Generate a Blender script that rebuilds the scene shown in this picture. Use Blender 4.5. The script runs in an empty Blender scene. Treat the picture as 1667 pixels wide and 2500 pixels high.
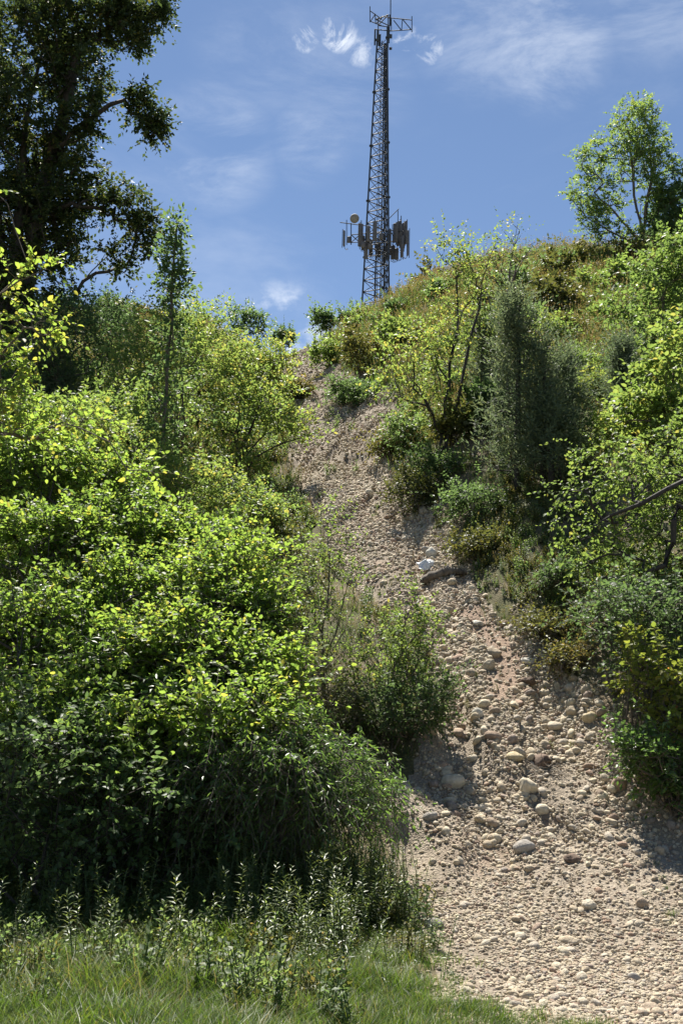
import bpy, math, random
import numpy as np
from mathutils import Matrix, Vector

# ------------------------------------------------------------------ camera, sky, sun, exposure
SC = bpy.context.scene
COL = SC.collection
F_PX, PITCH, ROLL, EYE = 2600.0, math.radians(13.0), math.radians(1.5), 1.75
CX, CY = 833.5, 1250.0
SUN_EL, SUN_AZ = math.radians(63.0), math.radians(-15.0)      # azimuth from +Y towards +X

_X = np.array([1.0, 0, 0])
FWD = np.array([0, math.cos(PITCH), math.sin(PITCH)])
_U0 = np.array([0, -math.sin(PITCH), math.cos(PITCH)])
RIGHT = math.cos(ROLL) * _X + math.sin(ROLL) * _U0
UP = -math.sin(ROLL) * _X + math.cos(ROLL) * _U0
CAM = np.array([0, 0, EYE])

cd = bpy.data.cameras.new('camera')
cam = bpy.data.objects.new('camera', cd); COL.objects.link(cam)
cd.sensor_fit = 'VERTICAL'; cd.sensor_height = 36.0; cd.lens = F_PX / 2500 * 36.0
cd.clip_start = 0.1; cd.clip_end = 3000
cam.matrix_world = Matrix(((RIGHT[0], UP[0], -FWD[0], 0), (RIGHT[1], UP[1], -FWD[1], 0),
                           (RIGHT[2], UP[2], -FWD[2], EYE), (0, 0, 0, 1)))
SC.camera = cam

SC.view_settings.view_transform = 'Standard'
SC.view_settings.look = 'None'
SC.view_settings.gamma = 1.0
SC.view_settings.use_curve_mapping = False
SC.view_settings.exposure = 1.42
SC.cycles.max_bounces = 10
SC.cycles.diffuse_bounces = 7
SC.cycles.transmission_bounces = 7
SC.cycles.glossy_bounces = 2
SC.cycles.use_denoising = True
try: SC.cycles.denoising_prefilter = 'ACCURATE'
except Exception: pass
SC.cycles.sample_clamp_indirect = 4.0

def pdir(u, v):
    d = FWD + (u - CX) / F_PX * RIGHT - (v - CY) / F_PX * UP
    return d / np.linalg.norm(d)

sd = bpy.data.lights.new('sun', 'SUN'); sun = bpy.data.objects.new('sun', sd); COL.objects.link(sun)
sd.energy = 4.6; sd.angle = math.radians(0.53); sd.color = (1.0, 0.95, 0.86)
sdir = Vector((math.sin(SUN_AZ) * math.cos(SUN_EL), math.cos(SUN_AZ) * math.cos(SUN_EL), math.sin(SUN_EL)))
sun.rotation_euler = sdir.to_track_quat('Z', 'Y').to_euler()

W = bpy.data.worlds.new('World'); SC.world = W; W.use_nodes = True
nt = W.node_tree; N = nt.nodes; L = nt.links
N.clear()
def wn(t, **k):
    n = N.new(t)
    for a, b in k.items(): setattr(n, a, b)
    return n
def wmath(op, a, b=None, clamp=False):
    n = wn('ShaderNodeMath', operation=op, use_clamp=clamp)
    for i, q in enumerate((a, b)):
        if q is None: continue
        if isinstance(q, (int, float)): n.inputs[i].default_value = q
        else: L.new(q, n.inputs[i])
    return n.outputs[0]
sky = wn('ShaderNodeTexSky', sky_type='NISHITA', sun_disc=False, sun_elevation=SUN_EL, sun_rotation=SUN_AZ,
         altitude=1500, air_density=1.0, dust_density=0.1, ozone_density=1.3)
tc = wn('ShaderNodeTexCoord')
def wnoise(scale, detail, rough, loc=(0, 0, 0), stretch=(1, 1, 1), rot=(0, 0, 0), dist=0.0):
    m = wn('ShaderNodeMapping'); L.new(tc.outputs['Generated'], m.inputs[0])
    m.inputs['Location'].default_value = loc; m.inputs['Scale'].default_value = stretch; m.inputs['Rotation'].default_value = rot
    n = wn('ShaderNodeTexNoise'); L.new(m.outputs[0], n.inputs['Vector'])
    n.inputs['Scale'].default_value = scale; n.inputs['Detail'].default_value = detail
    n.inputs['Roughness'].default_value = rough; n.inputs['Distortion'].default_value = dist
    return n.outputs[0]
def wramp(x, a, b):
    n = wn('ShaderNodeMapRange', interpolation_type='SMOOTHSTEP'); L.new(x, n.inputs[0])
    n.inputs[1].default_value = a; n.inputs[2].default_value = b
    return n.outputs[0]
def wspot(u, v, deg, inner=0.0):                       # soft disc round a direction of the sky
    d = pdir(u, v)
    n = wn('ShaderNodeVectorMath', operation='DOT_PRODUCT'); L.new(tc.outputs['Generated'], n.inputs[0])
    n.inputs[1].default_value = tuple(d)
    return wramp(n.outputs['Value'], math.cos(math.radians(deg)), math.cos(math.radians(inner)))
cirrus = wramp(wnoise(2.2, 7, 0.62, (1.3, 0.2, 0.7), (1.0, 1.0, 2.6), (0.3, 0.5, 0.2), 0.6), 0.50, 0.80)
cirrus = wmath('MULTIPLY', cirrus, 0.16)
fine = wnoise(26, 8, 0.66, (0, 0, 0), (1, 1, 1.3), dist=0.7)
fine_s = wramp(fine, 0.40, 0.68)
streak = wramp(wnoise(7, 8, 0.66, (0.4, 0.1, 0.2), (1, 1, 3.2), (0.0, 0.55, 0.0), 0.35), 0.36, 0.80)
total = cirrus
for u, v, deg, k in ((746, 95, 0.8, .8), (828, 82, 1.1, .9), (985, 95, 1.0, .7), (1048, 118, 0.9, .6), (880, 125, 1.0, .4)):
    total = wmath('MAXIMUM', total, wmath('MULTIPLY', wmath('MULTIPLY', wspot(u, v, deg), fine_s), k * 1.3, True))
for u, v, deg, k in ((1340, 95, 4.2, .42), (1180, 55, 4.5, .30), (760, 345, 2.6, .26), (520, 360, 4.0, .32), (840, 190, 4.5, .16), (1600, 20, 3.5, .3), (640, 130, 4, .15)):
    total = wmath('MAXIMUM', total, wmath('MULTIPLY', wmath('MULTIPLY', wspot(u, v, deg), streak), k, True))
low = wramp(wnoise(9, 7, 0.6, (0.3, 0.9, 0.1), (1, 1, 1.6)), 0.36, 0.58)
total = wmath('MAXIMUM', total, wmath('MULTIPLY', wspot(690, 830, 3.6, 1.0), wmath('MULTIPLY', low, 0.95, True)))
mx = wn('ShaderNodeMix', data_type='RGBA'); L.new(total, mx.inputs[0]); L.new(sky.outputs[0], mx.inputs[6])
mx.inputs[7].default_value = (8.5, 8.9, 9.4, 1)
bg = wn('ShaderNodeBackground'); L.new(mx.outputs[2], bg.inputs[0]); bg.inputs[1].default_value = 0.051
wo = wn('ShaderNodeOutputWorld'); L.new(bg.outputs[0], wo.inputs[0])

# ------------------------------------------------------------------ small helpers
def P(u, v, y):
    """the point of the place seen at (u, v) that lies y metres ahead"""
    d = pdir(u, v)
    return CAM + d * (y / d[1])

def project(p):
    q = p - CAM
    z = q @ FWD
    return CX + F_PX * (q @ RIGHT) / z, CY - F_PX * (q @ UP) / z, z

def _h(ix, iy, iz, s):
    h = (ix.astype(np.int64) * 374761393 + iy.astype(np.int64) * 668265263 + iz.astype(np.int64) * 2147483647 + s * 974634777) & 0xffffffff
    h = ((h ^ (h >> 13)) * 1274126177) & 0xffffffff
    h = ((h ^ (h >> 16)) * 2246822519) & 0xffffffff
    return ((h ^ (h >> 15)) & 0xffffff) / float(0xffffff)

def vnoise(x, y, z=None, s=0):
    x = np.asarray(x, float); y = np.asarray(y, float)
    z = np.zeros_like(x) if z is None else np.asarray(z, float)
    ix, iy, iz = np.floor(x), np.floor(y), np.floor(z)
    fx, fy, fz = x - ix, y - iy, z - iz
    fx, fy, fz = [f * f * (3 - 2 * f) for f in (fx, fy, fz)]
    r = 0
    for a in (0, 1):
        for b in (0, 1):
            for c in (0, 1):
                w = (fx if a else 1 - fx) * (fy if b else 1 - fy) * (fz if c else 1 - fz)
                r = r + w * _h(ix + a, iy + b, iz + c, s)
    return r

def fbm(x, y, s=0, o=4):
    r, a, t = 0, 1.0, 0
    for k in range(o):
        r = r + a * vnoise(x * 2 ** k + 17.3 * k, y * 2 ** k - 9.1 * k, None, s + k); t += a; a *= 0.5
    return r / t - 0.5

def sstep(x, a, b):
    t = np.clip((x - a) / (b - a), 0, 1)
    return t * t * (3 - 2 * t)

def nrm(a):
    return a / np.maximum(np.linalg.norm(a, axis=-1, keepdims=True), 1e-9)

def mk_mesh(name, V, F, mat=None, smooth=False, tint=None):
    V = np.asarray(V, np.float32); F = np.asarray(F, np.int32)
    me = bpy.data.meshes.new(name)
    me.vertices.add(len(V)); me.vertices.foreach_set('co', V.ravel())
    k = F.shape[1]
    me.loops.add(F.size); me.loops.foreach_set('vertex_index', F.ravel())
    me.polygons.add(len(F))
    me.polygons.foreach_set('loop_start', np.arange(len(F), dtype=np.int32) * k)
    me.polygons.foreach_set('loop_total', np.full(len(F), k, np.int32))
    if smooth: me.polygons.foreach_set('use_smooth', np.ones(len(F), bool))
    if tint is not None:
        a = me.attributes.new('tint', 'FLOAT', 'POINT'); a.data.foreach_set('value', np.asarray(tint, np.float32))
    me.update(calc_edges=True)
    if mat: me.materials.append(mat)
    return me

def link(name, data, parent=None, loc=None):
    o = bpy.data.objects.new(name, data); COL.objects.link(o)
    if parent: o.parent = parent
    if loc is not None: o.location = tuple(float(c) for c in loc)
    return o

def tag(o, label=None, cat=None, group=None, kind=None):
    if label: o['label'] = label
    if cat: o['category'] = cat
    if group: o['group'] = group
    if kind: o['kind'] = kind
    return o

# ------------------------------------------------------------------ materials
def M(name):
    m = bpy.data.materials.new(name); m.use_nodes = True
    return m, m.node_tree.nodes, m.node_tree.links, m.node_tree.nodes['Principled BSDF']

def ramp(n, stops):
    r = n.new('ShaderNodeValToRGB'); e = r.color_ramp.elements
    while len(e) < len(stops): e.new(0.5)
    for q, (p, c) in zip(e, stops): q.position = p; q.color = (*c, 1)
    return r

def leaf_mat(name, stops, trans=0.45, gain=(2.6, 2.3, 1.2), rough=0.38, spec=0.5):
    m, n, l, b = M(name)
    a = n.new('ShaderNodeAttribute'); a.attribute_name = 'tint'
    oi = n.new('ShaderNodeObjectInfo')
    ad = n.new('ShaderNodeMath'); ad.operation = 'MULTIPLY_ADD'; l.new(oi.outputs['Random'], ad.inputs[0]); ad.inputs[1].default_value = 0.16
    l.new(a.outputs['Fac'], ad.inputs[2])
    r = ramp(n, stops); l.new(ad.outputs[0], r.inputs[0])
    l.new(r.outputs[0], b.inputs['Base Color'])
    b.inputs['Roughness'].default_value = rough; b.inputs['Specular IOR Level'].default_value = spec
    mu = n.new('ShaderNodeMix'); mu.data_type = 'RGBA'; mu.blend_type = 'MULTIPLY'; mu.inputs[0].default_value = 1
    l.new(r.outputs[0], mu.inputs[6]); mu.inputs[7].default_value = (*gain, 1)
    t = n.new('ShaderNodeBsdfTranslucent'); l.new(mu.outputs[2], t.inputs[0])
    mix = n.new('ShaderNodeMixShader'); mix.inputs[0].default_value = trans
    l.new(b.outputs[0], mix.inputs[1]); l.new(t.outputs[0], mix.inputs[2])
    l.new(mix.outputs[0], n['Material Output'].inputs['Surface'])
    return m

MULB = leaf_mat('mulberry_leaf', ((0, (.045, .082, .022)), (.5, (.088, .145, .03)), (.88, (.125, .175, .034)), (1, (.165, .17, .036))), .56, (3.35, 3.1, 2.2), .48, .35)
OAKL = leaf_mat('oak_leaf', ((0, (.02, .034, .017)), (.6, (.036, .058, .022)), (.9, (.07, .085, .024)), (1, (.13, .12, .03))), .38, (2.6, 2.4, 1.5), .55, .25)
LIME = leaf_mat('elm_leaf', ((0, (.052, .09, .03)), (.5, (.088, .14, .036)), (.88, (.12, .16, .04)), (1, (.17, .17, .042))), .54, (2.85, 2.6, 2.0), .5, .35)
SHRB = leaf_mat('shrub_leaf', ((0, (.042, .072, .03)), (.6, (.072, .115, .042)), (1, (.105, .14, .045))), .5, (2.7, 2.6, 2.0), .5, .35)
CEDR = leaf_mat('cedar_leaf', ((0, (.055, .075, .05)), (.6, (.09, .12, .065)), (1, (.13, .15, .07))), .42, (2.1, 2.1, 1.8), .6, .25)
NARR = leaf_mat('narrow_leaf', ((0, (.035, .07, .022)), (.6, (.065, .12, .03)), (1, (.10, .16, .034))), .5, (2.8, 2.6, 1.9), .38, .55)
YELL = leaf_mat('yellow_leaf', ((0, (.085, .125, .028)), (.55, (.13, .155, .034)), (.92, (.185, .17, .036)), (1, (.34, .15, .06))), .5, (2.4, 2.3, 1.4), .5, .35)
GRSG = leaf_mat('grass_blade', ((0, (.035, .075, .016)), (.6, (.07, .12, .022)), (1, (.15, .16, .04))), .45, (2.2, 2.1, 1.1), .45, .35)
GRSD = leaf_mat('dry_grass_blade', ((0, (.035, .07, .02)), (.55, (.065, .095, .03)), (.85, (.11, .115, .04)), (1, (.19, .15, .075))), .42, (2.0, 1.9, 1.2), .55, .25)
HERB = leaf_mat('goldenrod_leaf', ((0, (.055, .095, .04)), (.6, (.10, .14, .055)), (1, (.16, .18, .06))), .42, (2, 1.9, 1.1), .42)
WEED = leaf_mat('weed_leaf', ((0, (.05, .065, .025)), (.5, (.085, .10, .035)), (.8, (.13, .13, .04)), (1, (.20, .16, .07))), .4, (2, 1.8, 1.1), .5, .3)

def bark_mat(name, c0, c1, scale=14):
    m, n, l, b = M(name)
    t = n.new('ShaderNodeTexCoord'); mp = n.new('ShaderNodeMapping'); l.new(t.outputs['Object'], mp.inputs[0]); mp.inputs['Scale'].default_value = (1, 1, .25)
    q = n.new('ShaderNodeTexNoise'); l.new(mp.outputs[0], q.inputs['Vector']); q.inputs['Scale'].default_value = scale; q.inputs['Detail'].default_value = 6
    r = ramp(n, ((.3, c0), (.7, c1))); l.new(q.outputs[0], r.inputs[0]); l.new(r.outputs[0], b.inputs['Base Color'])
    bp = n.new('ShaderNodeBump'); bp.inputs['Strength'].default_value = .6; bp.inputs['Distance'].default_value = .02
    l.new(q.outputs[0], bp.inputs['Height']); l.new(bp.outputs[0], b.inputs['Normal']); b.inputs['Roughness'].default_value = .9
    return m
BARK = bark_mat('grey_brown_bark', (.07, .055, .042), (.17, .14, .11))
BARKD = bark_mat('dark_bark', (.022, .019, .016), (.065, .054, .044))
DEAD = bark_mat('bleached_twig', (.16, .13, .10), (.30, .26, .21))

def stone_mat(name='limestone', fixed=None):
    m, n, l, b = M(name)
    oi = n.new('ShaderNodeObjectInfo'); t = n.new('ShaderNodeTexCoord')
    r = ramp(n, ((0, (.42, .35, .26)), (.3, (.55, .47, .34)), (.5, (.47, .42, .35)), (.72, (.60, .53, .39)), (.84, (.36, .29, .22)), (.94, (.38, .27, .20)), (1, (.30, .27, .24))))
    if fixed: r = ramp(n, ((0, fixed), (1, tuple(c * .88 for c in fixed))))
    l.new(oi.outputs['Random'], r.inputs[0])
    q = n.new('ShaderNodeTexNoise'); l.new(t.outputs['Object'], q.inputs['Vector']); q.inputs['Scale'].default_value = 2.2; q.inputs['Detail'].default_value = 7; q.inputs['Roughness'].default_value = .65
    l.new(oi.outputs['Random'], q.inputs['W']) if 'W' in q.inputs and q.noise_dimensions == '4D' else None
    rr = ramp(n, ((.3, (.62, .58, .54)), (.7, (1.0, 1.0, 1.0)))); l.new(q.outputs[0], rr.inputs[0])
    mu = n.new('ShaderNodeMix'); mu.data_type = 'RGBA'; mu.blend_type = 'MULTIPLY'; mu.inputs[0].default_value = .9
    l.new(r.outputs[0], mu.inputs[6]); l.new(rr.outputs[0], mu.inputs[7]); l.new(mu.outputs[2], b.inputs['Base Color'])
    bp = n.new('ShaderNodeBump'); bp.inputs['Strength'].default_value = .5; bp.inputs['Distance'].default_value = .06
    l.new(q.outputs[0], bp.inputs['Height']); l.new(bp.outputs[0], b.inputs['Normal'])
    b.inputs['Roughness'].default_value = .88; b.inputs['Specular IOR Level'].default_value = .25
    return m
STONE = stone_mat()
ST_PALE = stone_mat('pale_limestone', (.60, .54, .42)); ST_WHITE = stone_mat('white_limestone', (.68, .65, .57)); ST_GREY = stone_mat('grey_stone', (.40, .37, .33)); ST_BROWN = stone_mat('brown_stone', (.37, .28, .21)); ST_YELL = stone_mat('yellowish_limestone', (.58, .49, .32))

def soil_mat(name, gravelly):
    m, n, l, b = M(name)
    t = n.new('ShaderNodeTexCoord')
    def noise(s, d=6, r=.6):
        q = n.new('ShaderNodeTexNoise'); l.new(t.outputs['Object'], q.inputs['Vector'])
        q.inputs['Scale'].default_value = s; q.inputs['Detail'].default_value = d; q.inputs['Roughness'].default_value = r
        return q.outputs[0]
    def mixc(f, a, c, mode='MIX'):
        x = n.new('ShaderNodeMix'); x.data_type = 'RGBA'; x.blend_type = mode
        for i, q in ((0, f), (6, a), (7, c)):
            if isinstance(q, (int, float)): x.inputs[i].default_value = q
            elif isinstance(q, tuple): x.inputs[i].default_value = (*q, 1)
            else: l.new(q, x.inputs[i])
        return x.outputs[2]
    g1, g2, g3 = noise(1.1), noise(9, 8, .7), noise(60, 4, .7)
    big = noise(.45, 3)
    if gravelly:
        r1 = ramp(n, ((.32, (.235, .195, .152)), (.6, (.34, .29, .228)), (.75, (.29, .235, .18)))); l.new(g1, r1.inputs[0])
        red = ramp(n, ((.56, (0, 0, 0)), (.68, (1, 1, 1)))); l.new(big, red.inputs[0])
        c = mixc(red.outputs[0], r1.outputs[0], (.31, .24, .18))
        ca = n.new('ShaderNodeAttribute'); ca.attribute_name = 'clay'; c = mixc(ca.outputs['Fac'], c, (.33, .245, .185))
    else:
        r1 = ramp(n, ((.3, (.12, .10, .065)), (.55, (.19, .155, .10)), (.75, (.25, .19, .13)))); l.new(g1, r1.inputs[0])
        gr = ramp(n, ((.45, (0, 0, 0)), (.6, (1, 1, 1)))); l.new(big, gr.inputs[0])
        c = mixc(gr.outputs[0], r1.outputs[0], (.085, .095, .04))
    rv = ramp(n, ((.3, (.62, .6, .58)), (.7, (1.12, 1.12, 1.12)))); l.new(g2, rv.inputs[0])
    c = mixc(.9, c, rv.outputs[0], 'MULTIPLY')
    rf = ramp(n, ((.35, (.66, .65, .64)), (.68, (1.2, 1.2, 1.2)))); l.new(g3, rf.inputs[0])
    c = mixc(.8, c, rf.outputs[0], 'MULTIPLY')
    l.new(c, b.inputs['Base Color']); b.inputs['Roughness'].default_value = .95; b.inputs['Specular IOR Level'].default_value = .15
    vo = n.new('ShaderNodeTexVoronoi'); l.new(t.outputs['Object'], vo.inputs['Vector']); vo.inputs['Scale'].default_value = 38
    ht = n.new('ShaderNodeMath'); ht.operation = 'MULTIPLY_ADD'; l.new(vo.outputs['Distance'], ht.inputs[0]); ht.inputs[1].default_value = -.7; l.new(g2, ht.inputs[2])
    bp = n.new('ShaderNodeBump'); bp.inputs['Strength'].default_value = .8; bp.inputs['Distance'].default_value = .03
    l.new(ht.outputs[0], bp.inputs['Height']); l.new(bp.outputs[0], b.inputs['Normal'])
    return m
SOIL_T = soil_mat('gravelly_track_soil', True)
SOIL_H = soil_mat('hillside_soil', False)

def plain(name, col, rough=.6, metal=0.0, var=.25):
    m, n, l, b = M(name)
    t = n.new('ShaderNodeTexCoord'); q = n.new('ShaderNodeTexNoise'); l.new(t.outputs['Object'], q.inputs['Vector'])
    q.inputs['Scale'].default_value = 5; q.inputs['Detail'].default_value = 6
    c0 = tuple(c * (1 - var) for c in col); c1 = tuple(min(1, c * (1 + var)) for c in col)
    r = ramp(n, ((.3, c0), (.7, c1))); l.new(q.outputs[0], r.inputs[0]); l.new(r.outputs[0], b.inputs['Base Color'])
    b.inputs['Roughness'].default_value = rough; b.inputs['Metallic'].default_value = metal
    return m
STEEL = plain('weathered_galvanised_steel', (.04, .05, .068), .7, 0)
PANEL = plain('antenna_radome_grey', (.11, .102, .10), .6)
CABLE = plain('black_cable_jacket', (.03, .03, .032), .5)
CLOD = plain('dark_earth', (.13, .09, .065), .95, 0, .5)

# ------------------------------------------------------------------ terrain
def at_of(u, v):
    d = pdir(u, v); return d[0] / d[1], d[2] / d[1]
CREST = [(-900, 700, 50), (-200, 740, 50), (150, 750, 52), (300, 752, 54), (450, 768, 55), (545, 808, 56), (600, 838, 57), (640, 845, 58), (690, 838, 58),
         (740, 822, 57), (800, 800, 56), (880, 775, 55), (960, 738, 54), (1050, 700, 53), (1150, 668, 52), (1270, 642, 51), (1400, 628, 50),
         (1530, 625, 50), (1700, 610, 50), (1900, 590, 50), (2600, 560, 50)]
_c = sorted((*at_of(u, v), d) for u, v, d in CREST)
CA = np.array([q[0] for q in _c]); CT = np.array([q[1] for q in _c]); CD = np.array([q[2] for q in _c])

def h0(x, y):
    x = np.asarray(x, float); y = np.asarray(y, float)
    ys = np.maximum(y, 4.0)
    a = np.clip(x / ys, CA[0], CA[-1])
    t = np.interp(a, CA, CT); D = np.interp(a, CA, CD)
    y0 = 11.0 + 1.0 * sstep(-a, 0.0, .25)
    hc = t * D + EYE
    s = hc / (D - y0)
    lin = s * (y - y0)
    k = 1.2
    lo = np.logaddexp(0, lin / (.5 * k)) * (.5 * k) - np.logaddexp(0, -10 / .6) * .6      # soft foot of the slope
    top = hc - .05 * np.clip(y - D, -20, 160)
    return lo - 1.4 * np.logaddexp(0, (lo - top) / 1.4)

def ray_ground(u, v, hf):
    d = pdir(u, v)
    t = np.concatenate([np.arange(5, 30, .02), np.arange(30, 75, .06)])
    p = CAM[None] + t[:, None] * d[None] / d[1]
    below = p[:, 2] < hf(p[:, 0], p[:, 1])
    i = int(np.argmax(below)) if below.any() else len(t) - 1
    return p[i]

EDGE = [(2700, 1120, 2300), (2500, 1060, 2050), (2300, 1010, 1900), (2100, 975, 1760), (1950, 955, 1660), (1850, 985, 1560), (1750, 1045, 1490), (1650, 1070, 1400),
        (1600, 1060, 1345), (1500, 1030, 1230), (1400, 880, 1160), (1350, 860, 1110), (1250, 790, 1015), (1150, 725, 965), (1050, 720, 1000),
        (980, 735, 935), (920, 700, 830), (870, 668, 760), (848, 630, 700)]
_l = [ray_ground(l, v, h0) for v, l, r in EDGE]; _r = [ray_ground(r, v, h0) for v, l, r in EDGE]
EY = np.array([(p[1] + q[1]) / 2 for p, q in zip(_l, _r)])
EY = np.maximum.accumulate(EY + np.arange(len(EY)) * 1e-3)
EL = np.array([p[0] for p in _l]); ER = np.array([q[0] for q in _r])

def path_s(x, y):
    """-1 on the left rim, +1 on the right rim of the track"""
    l = np.interp(y, EY, EL); r = np.interp(y, EY, ER)
    return (x - (l + r) / 2) / ((r - l) / 2), (r - l) / 2

def height(x, y):
    x = np.asarray(x, float); y = np.asarray(y, float)
    z = h0(x, y)
    s, w = path_s(x, y)
    fade = sstep(y, 10, 14) * (1 - sstep(y, 46, 55))
    dist = (np.abs(s) - 1) * w
    right = np.where(s > 0, 1.0, .35)
    z = z + fade * right * (.9 * sstep(dist, -.3, 3.2) - .25 * sstep(-dist, -.2, .7) * 1.0)
    far = sstep(y, 5, 9) * (1 - sstep(y, 60, 90))
    off = sstep(dist, -.2, 1.0)
    z = z + far * ((.25 + .75 * off) * .55 * fbm(x / 3.1, y / 3.1, 3, 3) * sstep(y, 10, 16) + (.12 + .10 * off) * fbm(x / .8, y / .8, 7, 4))
    # washed-out rills running down the track
    rill = np.abs(fbm(x / .9 + 3 * fbm(x / 3., y / 3., 21, 2), y / 5.0, 11, 3))
    z = z - far * (1 - off) * .24 * (1 - sstep(rill, 0, .16)) * sstep(y, 10.5, 13)
    return z

def H(x, y): return float(height(np.array([x]), np.array([y]))[0])
def G(u, v): return ray_ground(u, v, height)

def axis(segs):
    out = []
    for a, b, st in segs: out.append(np.arange(a, b, st))
    return np.concatenate(out)
def geo(a, b, n): return np.sign(a) * np.geomspace(abs(a), abs(b), n)
xs = np.concatenate([-np.geomspace(210, 26, 14)[:-1], axis([(-26, -8, .28), (-8, -2, .15), (-2, 7, .075), (7, 26, .28)]), np.geomspace(26, 210, 14)])
ys = np.concatenate([-np.geomspace(210, 4, 14)[:-1], axis([(-4, 6, .5), (6, 18, .075), (18, 30, .12), (30, 70, .22)]), np.geomspace(70, 210, 12)])
XX, YY = np.meshgrid(xs, ys)
ZZ = height(XX, YY)
nx, ny = len(xs), len(ys)
V = np.stack([XX.ravel(), YY.ravel(), ZZ.ravel()], 1)
idx = np.arange(nx * ny).reshape(ny, nx)
Q = np.stack([idx[:-1, :-1], idx[:-1, 1:], idx[1:, 1:], idx[1:, :-1]], -1).reshape(-1, 4)
cx, cy = V[Q, 0].mean(1), V[Q, 1].mean(1)
ps, pw = path_s(cx, cy)
on = (np.abs(ps) + .45 * fbm(cx / .7, cy / .7, 31, 4) < 1.0) & (cy > 7) & (cy < EY[-1] + 2)
def sub(Qs):
    u, inv = np.unique(Qs, return_inverse=True); return V[u], inv.reshape(-1, 4)
hill = link('hillside', mk_mesh('hillside', *sub(Q[~on]), SOIL_H, True)); tag(hill, kind='structure')
trk = link('path', mk_mesh('path', *sub(Q[on]), SOIL_T, True)); tag(trk, kind='structure')

# ------------------------------------------------------------------ leaf and stem builders
T_FAR = (np.array([[0, 0, 0], [.5, 0, -.04], [1, 0, .0 - .10], [.42, .30, .05], [.42, -.30, .05]]),
         np.array([[0, 1, 3], [1, 2, 3], [0, 4, 1], [1, 4, 2]]))
T_NEAR = (np.array([[0, 0, 0], [.3, 0, -.03], [.7, 0, -.05], [1, 0, -.16], [.14, .24, .05], [.42, .33, .07], [.74, .19, .0], [.14, -.24, .05], [.42, -.33, .07], [.74, -.19, .0]]),
          np.array([[0, 1, 4], [1, 5, 4], [1, 2, 5], [2, 6, 5], [2, 3, 6], [0, 7, 1], [1, 7, 8], [1, 8, 2], [2, 8, 9], [2, 9, 3]]))
T_MID = (np.array([[0, 0, 0], [.5, 0, -.04], [1, 0, -.15], [.24, .29, .06], [.64, .27, .03], [.24, -.29, .06], [.64, -.27, .03]]),
         np.array([[0, 1, 3], [1, 4, 3], [1, 2, 4], [0, 5, 1], [1, 5, 6], [1, 6, 2]]))
T_DOT = (np.array([[0, 0, 0], [1, 0, -.1], [.42, .31, .05], [.42, -.31, .05]]), np.array([[0, 1, 2], [0, 3, 1]]))
T_NARROW = (np.array([[0, 0, 0], [.5, 0, -.03], [1, 0, -.16], [.4, .125, .02], [.4, -.125, .02]]), T_FAR[1])
T_BLADE = (np.array([[0, .07, 0], [0, -.07, 0], [1, 0, 0]]), np.array([[0, 1, 2]]))
T_OAK = (np.array([[0, 0, 0], [.5, 0, -.03], [1, 0, -.08], [.25, .16, .02], [.55, .36, .05], [.8, .2, .0], [.25, -.16, .02], [.55, -.36, .05], [.8, -.2, 0]]),
         np.array([[0, 1, 3], [1, 4, 3], [1, 5, 4], [1, 2, 5], [0, 6, 1], [1, 6, 7], [1, 7, 8], [1, 8, 2]]))

def leaf_frames(A, Nn):
    A = nrm(A); Nn = nrm(Nn - (Nn * A).sum(1, keepdims=True) * A); B = np.cross(Nn, A)
    return A, B, Nn

def leaves_mesh(name, tpl, pos, A, Nn, size, tint, mat):
    tv, tf = tpl
    A, B, Nn = leaf_frames(A, Nn)
    s = size[:, None, None]
    V = pos[:, None] + s * (tv[None, :, 0:1] * A[:, None] + tv[None, :, 1:2] * B[:, None] + tv[None, :, 2:3] * Nn[:, None])
    F = tf[None] + (np.arange(len(pos)) * len(tv))[:, None, None]
    return mk_mesh(name, V.reshape(-1, 3), F.reshape(-1, 3), mat, False, np.repeat(tint, len(tv)))

def tubes(nodes, parent, rad, sides=5):
    """one tube skin over a branching skeleton"""
    n = len(nodes); par = np.asarray(parent); ch = np.where(par >= 0)[0]
    tan = np.zeros((n, 3)); e = nodes[ch] - nodes[par[ch]]
    main = np.full(n, -1)
    order = ch[np.argsort(rad[ch])]; main[par[order]] = order
    tan[ch] = nrm(e)
    mc = main[par[ch]] == ch
    tt = tan.copy(); np.add.at(tt, par[ch][mc], tan[ch][mc]); tt = nrm(tt)
    def ring(c, t, r):
        ref = np.where(np.abs(t[:, 2:3]) > .9, np.array([[1., 0, 0]]), np.array([[0, 0, 1.]]))
        a = nrm(np.cross(t, ref)); b = np.cross(t, a)
        th = np.arange(sides) * 2 * math.pi / sides
        return c[:, None] + r[:, None, None] * (np.cos(th)[None, :, None] * a[:, None] + np.sin(th)[None, :, None] * b[:, None])
    t0 = np.where(mc[:, None], tt[par[ch]], tan[ch])
    r0 = np.where(mc, rad[par[ch]], np.minimum(rad[par[ch]], rad[ch] * 1.15))
    R0 = ring(nodes[par[ch]], t0, r0); R1 = ring(nodes[ch], np.where((main[ch] >= 0)[:, None], tt[ch], tan[ch]), rad[ch])
    # keep the two rings in step
    V = np.concatenate([R0, R1], 1).reshape(-1, 3)
    k = np.arange(sides); kk = (k + 1) % sides
    f = np.stack([k, kk, kk + sides, k + sides], 1)
    F = (f[None] + (np.arange(len(ch)) * 2 * sides)[:, None, None]).reshape(-1, 4)
    return V, F

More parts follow.
